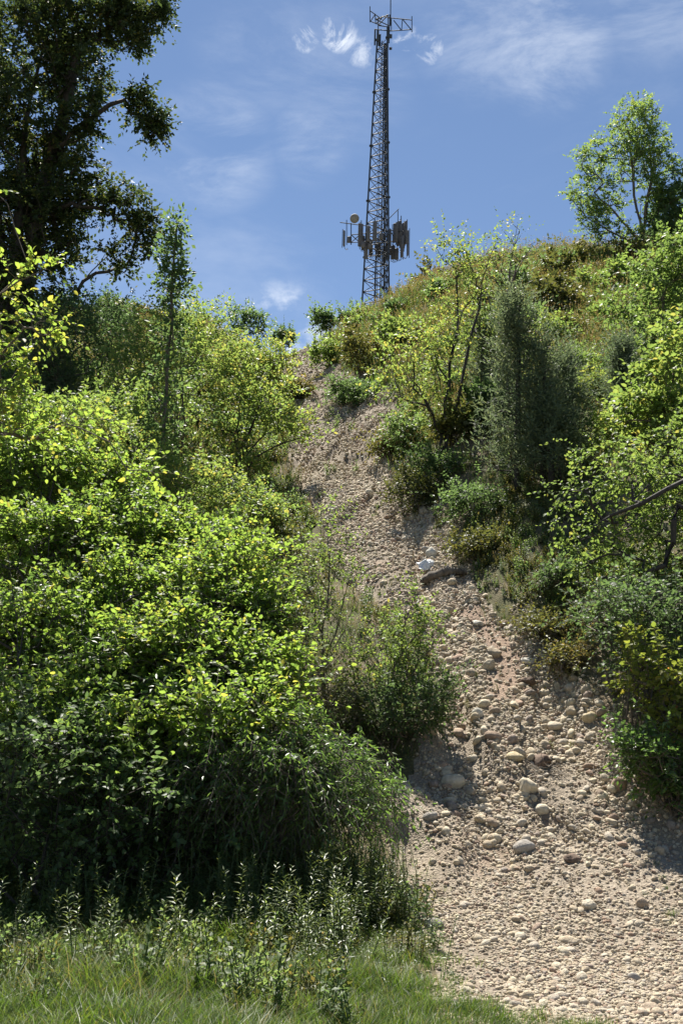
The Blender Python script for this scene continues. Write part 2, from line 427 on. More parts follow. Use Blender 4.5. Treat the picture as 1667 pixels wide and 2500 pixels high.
def grow(trunks, targets, rng, step=.35, r_base=.06, r_tip=.004, rise=.5, wob=.12):
    """branching skeleton: trunk polylines, then every target joined to the best node below it"""
    nodes, par = [], []
    for poly in trunks:
        for i, p in enumerate(poly):
            nodes.append(np.array(p, float)); par.append(-1 if i == 0 else len(nodes) - 2)
    nt0 = len(nodes)
    tr = np.array(nodes)
    tg = np.array(targets)
    d0 = np.min(np.linalg.norm(tg[:, None] - tr[None], axis=2), 1)
    cap = np.zeros((nt0 + len(tg) * 14, 3)); cap[:nt0] = tr; n = nt0
    pr = np.full(len(cap), -1); pr[:nt0] = par
    tips = np.zeros(len(tg), int)
    for i in np.argsort(d0):
        g = tg[i]; v = g - cap[:n]; hd = np.hypot(v[:, 0], v[:, 1]); L_ = np.linalg.norm(v, axis=1)
        cost = L_ + 1.6 * np.maximum(0, rise * hd - v[:, 2])
        b = int(np.argmin(cost)); base = cap[b]; L0 = L_[b]
        k = int(min(10, max(1, round(L0 / step))))
        last = b
        for j in range(1, k + 1):
            f = j / k
            q = base + (g - base) * f
            q = q + np.array([0, 0, .10 * L0 * math.sin(math.pi * f)])
            if j < k: q = q + rng.normal(0, wob * L0 / k, 3)
            cap[n] = q; pr[n] = last; last = n; n += 1
        tips[i] = last
    nodes = cap[:n]; par = pr[:n]
    cnt = np.zeros(n); cnt[tips] += 1
    for i in range(n - 1, -1, -1):
        cnt[i] = max(cnt[i], .6)
        if par[i] >= 0: cnt[par[i]] += cnt[i]
    mxc = cnt.max(); k = math.log(r_base / r_tip) / math.log(max(mxc, 2.0))
    rad = r_tip * np.maximum(cnt, 1) ** k
    for i in range(1, n):
        if par[i] >= 0: rad[i] = min(rad[i], rad[par[i]])
    return nodes, par, rad, tips

def blob_points(blobs, n, rng, gap=.0, gscale=.8, seed=0, shell=.6):
    vol = np.array([b[3] * b[4] * b[5] * (b[6] if len(b) > 6 else 1) for b in blobs]) ** .8
    which = rng.choice(len(blobs), n * 3, p=vol / vol.sum())
    d = nrm(rng.normal(size=(n * 3, 3))); r = rng.random(n * 3) ** (1 / 3 * shell)
    B = np.array([b[:6] for b in blobs], float)
    p = B[which, :3] + d * r[:, None] * B[which, 3:6] * (.8 + .4 * rng.random((n * 3, 1)))
    if gap > 0:
        small = B[which, 3:6].min(1) < .62
        q = vnoise(p[:, 0] / gscale, p[:, 1] / gscale, p[:, 2] / gscale, 50 + seed)
        p = p[(q > gap) | small]
    return p[:n]

def sprays(tips, dirs, rng, per=3, length=.45, nl=8, leaf=.1, spread=.9, droop=.25, flat=.6, updir=.3):
    """leafy twigs at the branch tips -> twig segments and leaves"""
    m = len(tips) * per
    base = np.repeat(tips, per, 0)
    d = nrm(np.repeat(dirs, per, 0) + rng.normal(0, spread, (m, 3)) + np.array([0, 0, updir]))
    ln = length * (.55 + .9 * rng.random(m))
    t = np.linspace(.15, 1.0, nl)[None, :] + rng.normal(0, .04, (m, nl))
    sag = droop * ln[:, None] * t ** 2
    pos = base[:, None] + d[:, None] * (ln[:, None] * t)[..., None]; pos[..., 2] -= sag
    ends = base + d * ln[:, None]; ends[:, 2] -= droop * ln
    mids = base + d * ln[:, None] * .5; mids[:, 2] -= droop * ln * .25
    side = nrm(np.cross(d, np.array([0, 0, 1.0]) + rng.normal(0, .35, (m, 3))))
    sg = np.where(np.arange(nl) % 2 == 0, 1.0, -1.0)[None, :, None]
    A = d[:, None] * .55 + side[:, None] * sg * .9 + rng.normal(0, .28, (m, nl, 3)) + np.array([0, 0, -droop])
    A[:, -1] = d + np.array([0, 0, -droop])
    Nn = np.array([0, 0, 1.0]) * flat + rng.normal(0, .45, (m, nl, 3))
    size = leaf * (.55 + .65 * rng.random((m, nl)))
    return base, mids, ends, pos.reshape(-1, 3), A.reshape(-1, 3), Nn.reshape(-1, 3), size.ravel()

LEAFMESH = {}
def leaf_variants(key, tpl, mat):
    if key not in LEAFMESH:
        LEAFMESH[key] = [leaves_mesh('leaf', tpl, np.zeros((1, 3)), np.array([[1., 0, 0]]), np.array([[0, 0, 1.]]), np.ones(1), np.array([t]), mat) for t in (.15, .4, .6, .85)]
    return LEAFMESH[key]

def plant(name, label, cat, base, trunks, targets, seed, tpl, mat, leaf=.1, per=3, length=.45, nl=8, droop=.25, flat=.6, spread=.9, updir=.3,
          r_base=.06, r_tip=.004, bark=BARK, step=.35, rise=.5, twig=True, shoots=.12, singles=0, group=None, tint_mu=.45, tint_sd=.2, trunk_name='trunk', crown_name='crown', wob=.12, top_tint=0.0, keep=1.0):
    rng = np.random.default_rng(seed)
    base = np.asarray(base, float)
    root = link(name, None, None, base); root.empty_display_size = .3
    tag(root, label, cat, group)
    nodes, par, rad, tips = grow(trunks, targets, rng, step, r_base, r_tip, rise, wob)
    dirs = nrm(nodes[tips] - nodes[np.maximum(par[tips], 0)])
    b, mi, en, pos, A, Nn, size = sprays(nodes[tips], dirs, rng, per, length, nl, leaf, spread, droop, flat, updir)
    tp = np.repeat(tips, per)
    if shoots:                                           # long young shoots standing out of the crown
        ctr = nodes[tips].mean(0); out = nodes[tips] - ctr
        sc = out[:, 2] / (np.abs(out[:, 2]).max() + 1e-6) + .6 * np.linalg.norm(out, axis=1) / (np.linalg.norm(out, axis=1).max() + 1e-6) + rng.normal(0, .45, len(tips))
        pk = tips[np.argsort(-sc)[:max(1, int(shoots * len(tips)))]]
        od = nrm(nrm(nodes[pk] - ctr) * .7 + np.array([0, -.15, .75]))
        q = sprays(nodes[pk], od, rng, 1, length * 2.1, int(nl * 1.9), leaf * .95, .28, droop * 1.3, flat, .1)
        b, mi, en, pos, A, Nn, size = [np.concatenate([i, j]) for i, j in zip((b, mi, en, pos, A, Nn, size), q)]
        tp = np.concatenate([tp, pk])
    far_off = base[1] > 19
    if tpl is T_FAR and far_off or tpl is T_OAK: tpl = T_DOT
    tpl0 = tpl
    if tpl is T_NEAR: tpl = T_DOT if base[1] > 22 else T_MID
    if keep < 1:
        kk = rng.random(len(pos)) < keep; pos, A, Nn, size = pos[kk], A[kk], Nn[kk], size[kk]
    gz = height(pos[:, 0], pos[:, 1]); ok = pos[:, 2] > gz + .03
    pos, A, Nn, size = pos[ok], A[ok], Nn[ok], size[ok]
    if twig and not far_off:
        n0 = len(nodes); m = len(b)
        nodes = np.concatenate([nodes, mi, en]); par = np.concatenate([par, tp, n0 + np.arange(m)])
        rad = np.concatenate([rad, np.full(m, r_tip * .8), np.full(m, r_tip * .45)])
    Vt, Ft = tubes(nodes, par, rad, 4 if far_off and r_base < .08 else 3 if r_base < .04 else 5)
    link(trunk_name, mk_mesh(trunk_name, Vt - base, Ft, bark, True), root)
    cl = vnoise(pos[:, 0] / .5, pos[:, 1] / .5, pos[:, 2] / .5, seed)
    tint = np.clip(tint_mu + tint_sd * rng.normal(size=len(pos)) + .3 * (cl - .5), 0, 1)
    if singles:
        u, v, z = project(pos + A * size[:, None] * .3)
        inn = (u > 5) & (u < 1662) & (v > 5) & (v < 2495)
        key = (np.floor(u / 20).astype(int) * 1000 + np.floor(v / 20).astype(int))
        o = np.lexsort((z, key)); o = o[inn[o]]
        first = o[np.concatenate([[True], key[o][1:] != key[o][:-1]])] if len(o) else o
        sc = (size / z)[first]; pick = first[np.argsort(-sc)][:singles]
        if len(pick):
            vs = leaf_variants(mat.name + str(len(tpl0[0])), tpl0, mat)
            a_, b_, n_ = leaf_frames(A[pick], Nn[pick])
            for i, q in enumerate(pick):
                s = float(size[q]); p = pos[q] - base
                ob = bpy.data.objects.new('leaf', vs[min(3, int(tint[q] * 4))]); COL.objects.link(ob); ob.parent = root
                ob.matrix_basis = Matrix(((a_[i, 0] * s, b_[i, 0] * s, n_[i, 0] * s, p[0]), (a_[i, 1] * s, b_[i, 1] * s, n_[i, 1] * s, p[1]), (a_[i, 2] * s, b_[i, 2] * s, n_[i, 2] * s, p[2]), (0, 0, 0, 1)))
            mk = np.ones(len(pos), bool); mk[pick] = False
            pos, A, Nn, size, tint = pos[mk], A[mk], Nn[mk], size[mk], tint[mk]
    c = link(crown_name, leaves_mesh(crown_name, tpl, pos - base, A, Nn, size, tint, mat), root)
    c['kind'] = 'stuff'
    PLANT_TRIS.append((name, len(pos) * len(tpl[1]), len(Ft) * 2))
    return root
PLANT_TRIS = []

def blobs_px(lst, y):
    """crown masses given by where they stand: (u, v, ru, rv, dy, depth radius m[, weight])"""
    out = []
    for q in lst:
        u, v, ru, rv, dy, ry = q[:6]
        yy = y + dy; p = P(u, v, yy); s = yy / F_PX
        out.append((p[0], p[1], p[2], ru * s, ry, rv * s, *q[6:7]))
    return out

def trunk_line(pts, y, base=None, n=8, rng=None):
    """a bent trunk through points (u, v, dy), resampled"""
    k = [np.array(base)] if base is not None else []
    k += [P(u, v, y + dy) for u, v, dy in pts]
    k = np.array(k); s = np.concatenate([[0], np.cumsum(np.linalg.norm(np.diff(k, axis=0), axis=1))])
    t = np.linspace(0, s[-1], n)
    o = np.stack([np.interp(t, s, k[:, i]) for i in range(3)], 1)
    if rng is not None: o[1:-1] += rng.normal(0, .03, (n - 2, 3))
    return o

def on_ground(x, y, sink=.03): return np.array([x, y, H(x, y) - sink])

# ------------------------------------------------------------------ lattice tower on the plateau behind the crest
def bars(segs, r, sides=5):
    Vs, Fs, o = [], [], 0
    nodes, par, rad = [], [], []
    for a, b in segs:
        nodes += [a, b]; par += [-1, len(nodes) - 2]; rad += [r, r]
    return tubes(np.array(nodes, float), np.array(par), np.array(rad, float), sides)

def box_vf(c, ax, ay, az):
    c, ax, ay, az = [np.asarray(q, float) for q in (c, ax, ay, az)]
    V = [c + sx * ax + sy * ay + sz * az for sx in (-1, 1) for sy in (-1, 1) for sz in (-1, 1)]
    F = [(0, 1, 3, 2), (4, 6, 7, 5), (0, 4, 5, 1), (2, 3, 7, 6), (0, 2, 6, 4), (1, 5, 7, 3)]
    return np.array(V), np.array(F)

def join(parts):
    Vs, Fs, o = [], [], 0
    for V_, F_ in parts: Vs.append(V_); Fs.append(np.asarray(F_) + o); o += len(V_)
    return np.concatenate(Vs), np.concatenate(Fs)

TY = 96.0
def build_tower():
    pb = P(921, 755, TY); pt = P(937, 112, TY)
    z1, z2 = pb[2], pt[2]
    x0, y0 = (pb[0] + pt[0]) / 2, TY
    gz = H(x0, y0)
    root = link('cell_tower', None, None, (x0, y0, gz))
    tag(root, 'tall grey three-legged lattice tower carrying antennas behind the hill crest', 'tower')
    O = np.array([x0, y0, gz])
    R1, R2 = 1.60, .66
    def R(z): return R1 + (R2 - R1) * (z - z1) / (z2 - z1)
    ang = [math.radians(188), math.radians(188 + 120), math.radians(188 + 240)]
    def leg(i, z): return np.array([R(z) * math.cos(ang[i]), R(z) * math.sin(ang[i]), z - gz])
    ztop = z2 + .6
    for i in range(3):
        o = link('leg', mk_mesh('leg', *bars([(leg(i, gz + .0), leg(i, (gz + ztop) / 2)), (leg(i, (gz + ztop) / 2), leg(i, ztop))], .085, 7), STEEL, True), root)
    sec = 6.1; zs = list(np.arange(ztop, gz + 1, -sec))[::-1]; zs = [gz + .3] + zs
    for k in range(len(zs) - 1):
        a, b = zs[k], zs[k + 1]; npan = max(1, int(round((b - a) / 1.22)))
        zz = np.linspace(a, b, npan + 1); sg = []; hz = []
        for q in range(npan):
            for i in range(3):
                j = (i + 1) % 3
                hz.append((leg(i, zz[q]), leg(j, zz[q])))
                sg.append((leg(i, zz[q]), leg(j, zz[q + 1])))
                sg.append((leg(j, zz[q]), leg(i, zz[q + 1])))
        br = link('bracing', mk_mesh('bracing', *bars(sg, .042, 4), STEEL), root)
        st = link('strut', mk_mesh('strut', *bars(hz, .046, 4), STEEL), root); br['kind'] = st['kind'] = 'stuff'
        for i in range(3):
            p = leg(i, b); V_, F_ = bars([(p - [0, 0, .05], p + [0, 0, .05])], .20, 8)
            V_, F_ = join([(V_, F_), box_vf(p + [0, 0, .02], (.17, 0, 0), (0, .17, 0), (0, 0, .03))])
            link('flange', mk_mesh('flange', V_, F_, STEEL), root)
    # ladder and cables inside
    def inner(f, g, z): return leg(0, z) * (1 - f - g) + leg(1, z) * f + leg(2, z) * g
    rails = []; rungs = []
    for k in range(len(zs) - 1):
        for f, g in ((.22, .30), (.30, .30)): rails.append((inner(f, g, zs[k]), inner(f, g, zs[k + 1])))
        for q in np.arange(zs[k], zs[k + 1], .4): rungs.append((inner(.22, .30, q), inner(.30, .30, q)))
    lad = link('ladder', mk_mesh('ladder', *bars(rails, .028, 4), STEEL), root)
    for a, b in rungs[:]: pass
    ru_ = link('rung', mk_mesh('rung', *bars(rungs, .016, 3), STEEL), lad); ru_['kind'] = 'stuff'
    cab = [(inner(f, g, gz + .5), inner(f, g, zt)) for f, g, zt in ((.5, .2, z2), (.53, .22, z2), (.56, .2, z2 - 2), (.35, .12, P(921, 600, TY)[2]), (.39, .12, P(921, 590, TY)[2]), (.8, .1, z2), (.83, .12, z2))]
    link('cable', mk_mesh('cable', *bars(cab, .034, 5), CABLE), root)

    def loc(u, v, dy=0.0): return P(u, v, TY + dy) - O
    # antenna panels: (u, v_top, v_bottom, dy, width m, yaw)
    def panel(u, va, vb, dy, w, yaw, depth=.075):
        a, b = loc(u, va, dy), loc(u, vb, dy); c = (a + b) / 2; hh = (a[2] - b[2]) / 2
        cx_, sx_ = math.cos(yaw), math.sin(yaw)
        V_, F_ = box_vf(c, (w / 2 * cx_, w / 2 * sx_, 0), (-depth * sx_, depth * cx_, 0), (0, 0, hh))
        me = mk_mesh('antenna_panel', V_, F_, PANEL)
        o = link('antenna_panel', me, root)
        md = o.modifiers.new('bevel', 'BEVEL'); md.width = .035; md.segments = 2
        p0 = c + np.array([-.16 * -sx_, -.16 * -cx_, 0]) * 0 + np.array([sx_ * .17, -cx_ * .17, 0]) * -1
        pp = link('mount_pipe', mk_mesh('mount_pipe', *bars([(p0 - [0, 0, hh * 1.15], p0 + [0, 0, hh * 1.2])], .04, 6), STEEL, True), root)
        # drooping jumper cables
        for s in (-.25, .25):
            e = c - [0, 0, hh] + np.array([cx_, sx_, 0]) * w * s
            n = 7; t = np.linspace(0, 1, n)
            tow = np.array([0, 0, 0.]) - c; tow[2] = 0; tow = tow / (np.linalg.norm(tow) + 1e-6)
            pts = e[None] + tow[None] * (t[:, None] * .38) + np.stack([np.zeros(n), np.zeros(n), -.34 * np.sin(t * math.pi * .8)], 1)
            link('jumper_cable', mk_mesh('jumper_cable', *tubes(pts, np.arange(n) - 1, np.full(n, .022), 4), CABLE, True), o)
    for q in ((840, 563, 601, -.6, .30, 1.3), (880, 546, 602, -.9, .50, .3), (886, 575, 610, -.2, .36, .8), (899, 552, 590, -1.4, .34, .1), (915, 540, 588, -1.3, .42, -.1), (893, 590, 632, -1.0, .40, .3),
              (905, 585, 625, .9, .40, .2), (925, 590, 628, 1.2, .42, 0), (938, 600, 640, 1.4, .36, -.1), (950, 560, 606, -.8, .4, -.4), (947, 595, 632, .9, .4, -.2), (959, 600, 633, 1.0, .44, -.3),
              (968, 606, 634, .6, .38, -.5), (965, 545, 592, -.3, .46, -.5), (974, 540, 600, .3, .55, -.7), (983, 545, 608, .6, .5, -.9), (990, 540, 596, -.2, .42, -1.0), (995, 563, 624, .2, .26, -1.25), (981, 575, 628, -.6, .34, -.8)):
        panel(*q)
    # remote radio boxes
    for u, v, dy, w in ((852, 585, -.5, .36), (886, 598, -1.2, .4), (903, 600, -1.2, .4), (930, 577, -1.5, .4), (957, 615, 1.2, .5), (972, 575, .6, .5)):
        V_, F_ = box_vf(loc(u, v, dy), (w / 2, 0, 0), (0, .12, 0), (0, 0, .32))
        o = link('radio_box', mk_mesh('radio_box', V_, F_, PANEL), root); md = o.modifiers.new('bevel', 'BEVEL'); md.width = .03
    # booms of the lower ring
    def frame(name, pts, r): link(name, mk_mesh(name, *bars([(loc(*a), loc(*b)) for a, b in pts], r, 6), STEEL, True), root)
    frame('boom', [((830, 543, -.6), (898, 552, 0)), ((846, 537, -.6), (846, 598, -.6)), ((882, 538, -.8), (882, 606, -.8)), ((857, 573, -.6), (900, 570, 0)), ((857, 592, -.6), (900, 590, 0)), ((857, 573, -.6), (878, 592, -.6)), ((857, 592, -.6), (878, 573, -.6)), ((876, 573, -.6), (898, 590, 0))], .045)
    frame('boom', [((950, 533, 0), (973, 510, .4)), ((971, 514, .4), (971, 600, .4)), ((979, 527, .4), (979, 612, .4)), ((950, 562, 0), (995, 566, .2)), ((950, 590, 0), (995, 592, .2)), ((958, 548, 0), (958, 612, 0)), ((950, 562, 0), (972, 592, .3)), ((990, 566, .2), (970, 592, .3))], .045)
    for q in (((893, 568, -1.2), (952, 572, -1.2)), ((893, 590, -1.2), (952, 594, -1.2)), ((890, 605, 1.2), (966, 612, 1.2)), ((890, 585, 1.2), (966, 590, 1.2)), ((915, 532, -1.3), (915, 606, -1.3)), ((936, 570, 1.2), (936, 648, 1.2))): frame('boom', [q], .045)
    # microwave dish with its pole
    c = loc(865, 533, -1.0); n = np.array([-.25, -.95, -.18]); n = n / np.linalg.norm(n)
    a_ = nrm(np.cross(n, [0, 0, 1.])); b_ = np.cross(n, a_); rings = []
    for r, dpt in ((.0, .10), (.25, .095), (.40, .06), (.455, .0), (.455, -.10), (.40, -.22), (.2, -.32), (.0, -.34)):
        th = np.arange(20) * 2 * math.pi / 20
        rings.append(c + n * dpt + r * (np.cos(th)[:, None] * a_ + np.sin(th)[:, None] * b_))
    V_ = np.concatenate(rings); F_ = [(i * 20 + k, i * 20 + (k + 1) % 20, (i + 1) * 20 + (k + 1) % 20, (i + 1) * 20 + k) for i in range(7) for k in range(20)]
    d = link('dish_antenna', mk_mesh('dish_antenna', V_, F_, plain('dish_cover', (.22, .20, .165), .7), True), root)
    link('dish_mast', mk_mesh('dish_mast', *bars([(loc(857, 545, -.7), loc(857, 597, -.7))], .055, 6), STEEL, True), root)
    # top: two boom frames with vertical poles, whip and lightning rod
    frame('top_boom', [((903, 16, .3), (903, 54, .3)), ((904, 27, .3), (932, 47, 0)), ((904, 52, .3), (930, 62, 0)), ((915, 34, .2), (917, 58, .1)), ((904, 52, .3), (916, 34, .2)), ((917, 58, .1), (930, 46, 0))], .05)
    frame('top_boom', [((1005, 40, -.3), (1005, 78, -.3)), ((948, 43, 0), (1005, 49, -.3)), ((948, 76, 0), (1005, 72, -.3)), ((961, 50, 0), (978, 72, -.1)), ((982, 47, -.1), (980, 72, -.1)), ((984, 49, -.1), (1003, 72, -.3)), ((955, 46, 0), (955, 75, 0))], .05)
    frame('top_boom', [((918, 48, 0), (948, 36, 0)), ((922, 62, 0), (950, 66, 0)), ((918, 48, 0), (952, 64, .6)), ((948, 36, 0), (922, 62, .6)), ((918, 46, 0), (934, 40, 1.2)), ((934, 40, 1.2), (950, 44, 0)), ((915, 72, 0), (953, 75, 0)), ((923, 48, -.3), (923, 78, -.3)), ((947, 36, 0), (947, 116, 0))], .055)
    frame('whip_antenna', [((953, 62, 0), (953.5, -40, 0)), ((949.5, 105, 0), (951, 36, 0))], .06)
    for u, va, vb, dy, w in ((915, 71, 110, .2, .16), (922, 74, 100, -.4, .24), (926, 84, 112, .4, .3), (947, 66, 98, .2, .32), (951, 84, 93, 0, .5), (953, 116, 121, 0, .3)):
        a, b = loc(u, va, dy), loc(u, vb, dy); cc = (a + b) / 2
        V_, F_ = box_vf(cc, (w / 2, 0, 0), (0, .09, 0), (0, 0, (a[2] - b[2]) / 2))
        o = link('top_antenna', mk_mesh('top_antenna', V_, F_, STEEL), root); md = o.modifiers.new('bevel', 'BEVEL'); md.width = .025
    return root
build_tower()

# ------------------------------------------------------------------ trees and shrubs
RNG = np.random.default_rng(5)
def make(name, label, cat, y, base_uv, blobs, ncl, seed, tpl, mat, stems=None, gap=.0, gscale=.8, shell=.6, base=None, nstem=1, stem_top=None, **k):
    rng = np.random.default_rng(seed + 1000)
    if base is None:
        if 0 < base_uv[0] < 1667: y = float(G(*base_uv)[1])
        p = P(base_uv[0], base_uv[1], y); base = on_ground(p[0], y)
    B = blobs_px(blobs, y)
    tg = blob_points(B, ncl, rng, gap, gscale, seed, shell)
    g = height(tg[:, 0], tg[:, 1]); tg[:, 2] = np.maximum(tg[:, 2], g + .12)
    if stems is None:
        top = np.array([sum(b[0] * b[3] for b in B) / sum(b[3] for b in B), sum(b[1] * b[3] for b in B) / sum(b[3] for b in B), max(b[2] for b in B)])
        tr = []
        for i in range(nstem):
            b0 = base + np.array([rng.normal(0, .12), rng.normal(0, .12), 0]) * (nstem > 1)
            t = top + (rng.normal(0, .35, 3) * np.array([1, 1, .3]) * (B[0][3] if nstem > 1 else .3))
            n = 7; f = np.linspace(0, 1, n)[:, None]
            q = b0 + (t - b0) * f * (stem_top or .75); q[1:] += rng.normal(0, .05, (n - 1, 3)); tr.append(q)
    else:
        tr = []
        for s in stems:
            b0 = base if len(tr) == 0 or len(s[0]) == 3 else None
            tr.append(trunk_line(s, y, base, 10, rng))
    return plant(name, label, cat, base, tr, tg, seed, tpl, mat, **k)

# the big dark oak at the left edge
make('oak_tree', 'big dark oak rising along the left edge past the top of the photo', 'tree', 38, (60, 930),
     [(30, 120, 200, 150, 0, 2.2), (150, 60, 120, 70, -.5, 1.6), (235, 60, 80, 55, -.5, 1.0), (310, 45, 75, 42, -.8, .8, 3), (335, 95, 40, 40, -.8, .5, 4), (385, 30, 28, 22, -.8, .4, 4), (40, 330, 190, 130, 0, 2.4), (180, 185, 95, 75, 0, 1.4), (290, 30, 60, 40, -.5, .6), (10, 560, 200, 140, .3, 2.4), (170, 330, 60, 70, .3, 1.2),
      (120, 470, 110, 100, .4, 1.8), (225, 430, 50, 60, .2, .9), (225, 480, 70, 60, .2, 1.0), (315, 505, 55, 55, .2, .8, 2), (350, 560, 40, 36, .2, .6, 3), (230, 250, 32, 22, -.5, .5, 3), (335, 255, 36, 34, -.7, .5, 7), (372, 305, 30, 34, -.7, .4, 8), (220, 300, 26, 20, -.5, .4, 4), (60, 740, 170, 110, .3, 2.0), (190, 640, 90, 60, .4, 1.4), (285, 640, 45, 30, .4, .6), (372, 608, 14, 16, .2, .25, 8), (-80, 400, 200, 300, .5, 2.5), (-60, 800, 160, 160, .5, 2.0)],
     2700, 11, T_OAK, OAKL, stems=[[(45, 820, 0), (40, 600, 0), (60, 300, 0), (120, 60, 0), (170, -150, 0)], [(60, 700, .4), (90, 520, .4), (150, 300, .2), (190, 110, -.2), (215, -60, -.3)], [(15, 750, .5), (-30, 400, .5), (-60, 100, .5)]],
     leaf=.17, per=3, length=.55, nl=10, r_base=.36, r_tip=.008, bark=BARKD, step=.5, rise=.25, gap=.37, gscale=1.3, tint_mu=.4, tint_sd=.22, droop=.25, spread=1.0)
# dark understorey below the oak
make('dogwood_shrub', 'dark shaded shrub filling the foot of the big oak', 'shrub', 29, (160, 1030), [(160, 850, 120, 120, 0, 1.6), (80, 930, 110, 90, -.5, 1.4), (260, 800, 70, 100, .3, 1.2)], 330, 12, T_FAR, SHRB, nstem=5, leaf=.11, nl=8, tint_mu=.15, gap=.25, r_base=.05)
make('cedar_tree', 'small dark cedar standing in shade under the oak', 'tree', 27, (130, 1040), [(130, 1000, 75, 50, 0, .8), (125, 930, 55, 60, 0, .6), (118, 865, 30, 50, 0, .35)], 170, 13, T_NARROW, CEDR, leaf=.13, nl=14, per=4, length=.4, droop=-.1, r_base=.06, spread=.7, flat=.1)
# the slim tall poplar sapling
make('poplar_sapling', 'slim tall sapling with a narrow top rising against the sky', 'tree', 24, (385, 1262),
     [(428, 572, 20, 34, 0, .2, 3), (420, 632, 32, 36, 0, .3, 2.2), (424, 695, 42, 36, 0, .38, 1.8), (416, 745, 30, 26, 0, .3, 1), (412, 820, 34, 60, 0, .35, 1.2), (400, 930, 40, 70, 0, .4, 1.0), (395, 1060, 55, 80, 0, .5, 1.0)], 330, 14, T_NEAR, SHRB,
     stems=[[(400, 1050, 0), (411, 850, 0), (420, 680, 0), (433, 550, 0)]], leaf=.135, nl=5, per=2, length=.26, keep=.72, r_base=.05, step=.3, rise=.9, tint_mu=.4, droop=.15, twig=True)
# yellow-green bushes between the sapling and the track
make('elm_shrub', 'tall yellow-green shrub behind the slim sapling', 'shrub', 28, (440, 1120), [(400, 830, 90, 80, 0, 1.0), (480, 790, 75, 60, .5, .9), (540, 850, 60, 45, .5, .8), (340, 920, 85, 90, -.3, 1.1), (450, 930, 100, 100, 0, 1.2), (330, 1030, 90, 80, -.5, 1.1)], 400, 15, T_FAR, LIME, nstem=6, leaf=.105, nl=8, gap=.38, r_base=.04, tint_mu=.55, rise=.8)
make('elm_shrub', 'yellow-tipped shrub just below the saddle of the path', 'shrub', 34, (600, 1010), [(600, 880, 70, 45, 0, 1.0), (670, 885, 55, 35, .3, .8), (560, 930, 70, 45, -.4, .9), (650, 930, 40, 40, 0, .7)], 260, 16, T_FAR, LIME, nstem=5, leaf=.13, nl=8, gap=.33, r_base=.04, tint_mu=.72)
make('cherry_shrub', 'open shrub with dark forked stems beside the middle of the path', 'shrub', 24, (590, 1180), [(600, 1010, 80, 55, 0, .8), (690, 1035, 75, 35, -.2, .6), (550, 1080, 70, 40, -.3, .6), (640, 950, 70, 50, .3, .7), (735, 1045, 50, 22, -.3, .4), (610, 1150, 60, 30, -.6, .5), (765, 1050, 25, 14, -.3, .25)], 230, 17, T_NEAR, LIME,
     stems=[[(585, 1100, 0), (610, 1050, 0), (650, 960, 0)], [(580, 1130, 0), (575, 1060, 0), (585, 980, 0)], [(620, 1120, 0), (690, 1080, -.2), (770, 1060, -.3)], [(600, 1120, 0), (640, 1060, 0), (720, 1030, -.2)]], leaf=.12, nl=6, gap=.3, r_base=.045, tint_mu=.5, bark=BARKD)
make('honeysuckle_shrub', 'dense mid-green shrub at the foot of the slim sapling', 'shrub', 21, (440, 1330), [(330, 1150, 110, 90, 0, 1.0), (450, 1190, 110, 70, -.2, 1.0), (560, 1230, 95, 60, -.4, .9), (250, 1100, 80, 90, .2, .9), (630, 1250, 55, 50, -.4, .6)], 430, 18, T_FAR, LIME, nstem=9, leaf=.09, nl=9, gap=.28, r_base=.03, tint_mu=.55, tint_sd=.25)
make('elm_shrub', 'pale green shrub in front of the oak shade at left', 'shrub', 23, (200, 1240), [(200, 1040, 90, 60, 0, .9), (280, 1000, 70, 60, .2, .8), (120, 1050, 80, 60, -.2, .8), (60, 1010, 80, 50, -.2, .8)], 230, 19, T_FAR, LIME, nstem=6, leaf=.11, nl=8, gap=.3, r_base=.035, tint_mu=.45)
# shrub thicket in front
make('mulberry_shrub', 'big bright mulberry-leaved shrub filling the lower left', 'shrub', 11.2, (180, 2130),
     [(60, 1160, 130, 110, 4.2, .5), (210, 1200, 140, 100, 3.8, .5), (330, 1310, 150, 100, 3.0, .5), (480, 1360, 130, 80, 2.8, .45), (110, 1370, 190, 130, 2.3, .5), (300, 1480, 210, 120, 1.6, .5), (520, 1520, 150, 80, 1.5, .45), (620, 1500, 80, 60, 1.5, .5), (110, 1570, 180, 120, .9, .5), (320, 1650, 210, 110, .3, .5), (560, 1640, 130, 80, .6, .6), (100, 1750, 170, 100, -.1, .45), (340, 1800, 190, 80, -.5, .6)],
     1700, 20, T_NEAR, MULB, stems=[[(170, 1900, 0), (140, 1500, 0), (100, 1200, 0)], [(190, 1950, 0), (260, 1600, 0), (330, 1330, 0)], [(200, 2000, -.1), (380, 1700, -.2), (560, 1450, -.2)], [(170, 2000, .2), (60, 1700, .2), (20, 1350, .2)]],
     leaf=.072, per=4, length=.44, nl=11, r_base=.055, singles=300, gap=.36, shoots=.16, gscale=.6, tint_mu=.5, tint_sd=.24, droop=.35, updir=.25, spread=.85, bark=BARKD)
make('mulberry_shrub', 'leafy shrub with long arching shoots right of the bright thicket', 'shrub', 12.3, (560, 2060),
     [(560, 1390, 110, 70, 1.7, .6), (500, 1470, 120, 80, 1.2, .6), (640, 1620, 85, 55, .4, .5), (560, 1760, 150, 90, -.6, .7), (690, 1700, 60, 50, -.2, .4), (430, 1600, 140, 110, .3, .7)], 470, 21, T_NEAR, MULB, nstem=6, leaf=.07, per=4, length=.46, nl=10, r_base=.035, singles=220, gap=.27, gscale=.6, tint_mu=.6, tint_sd=.22, droop=.3)
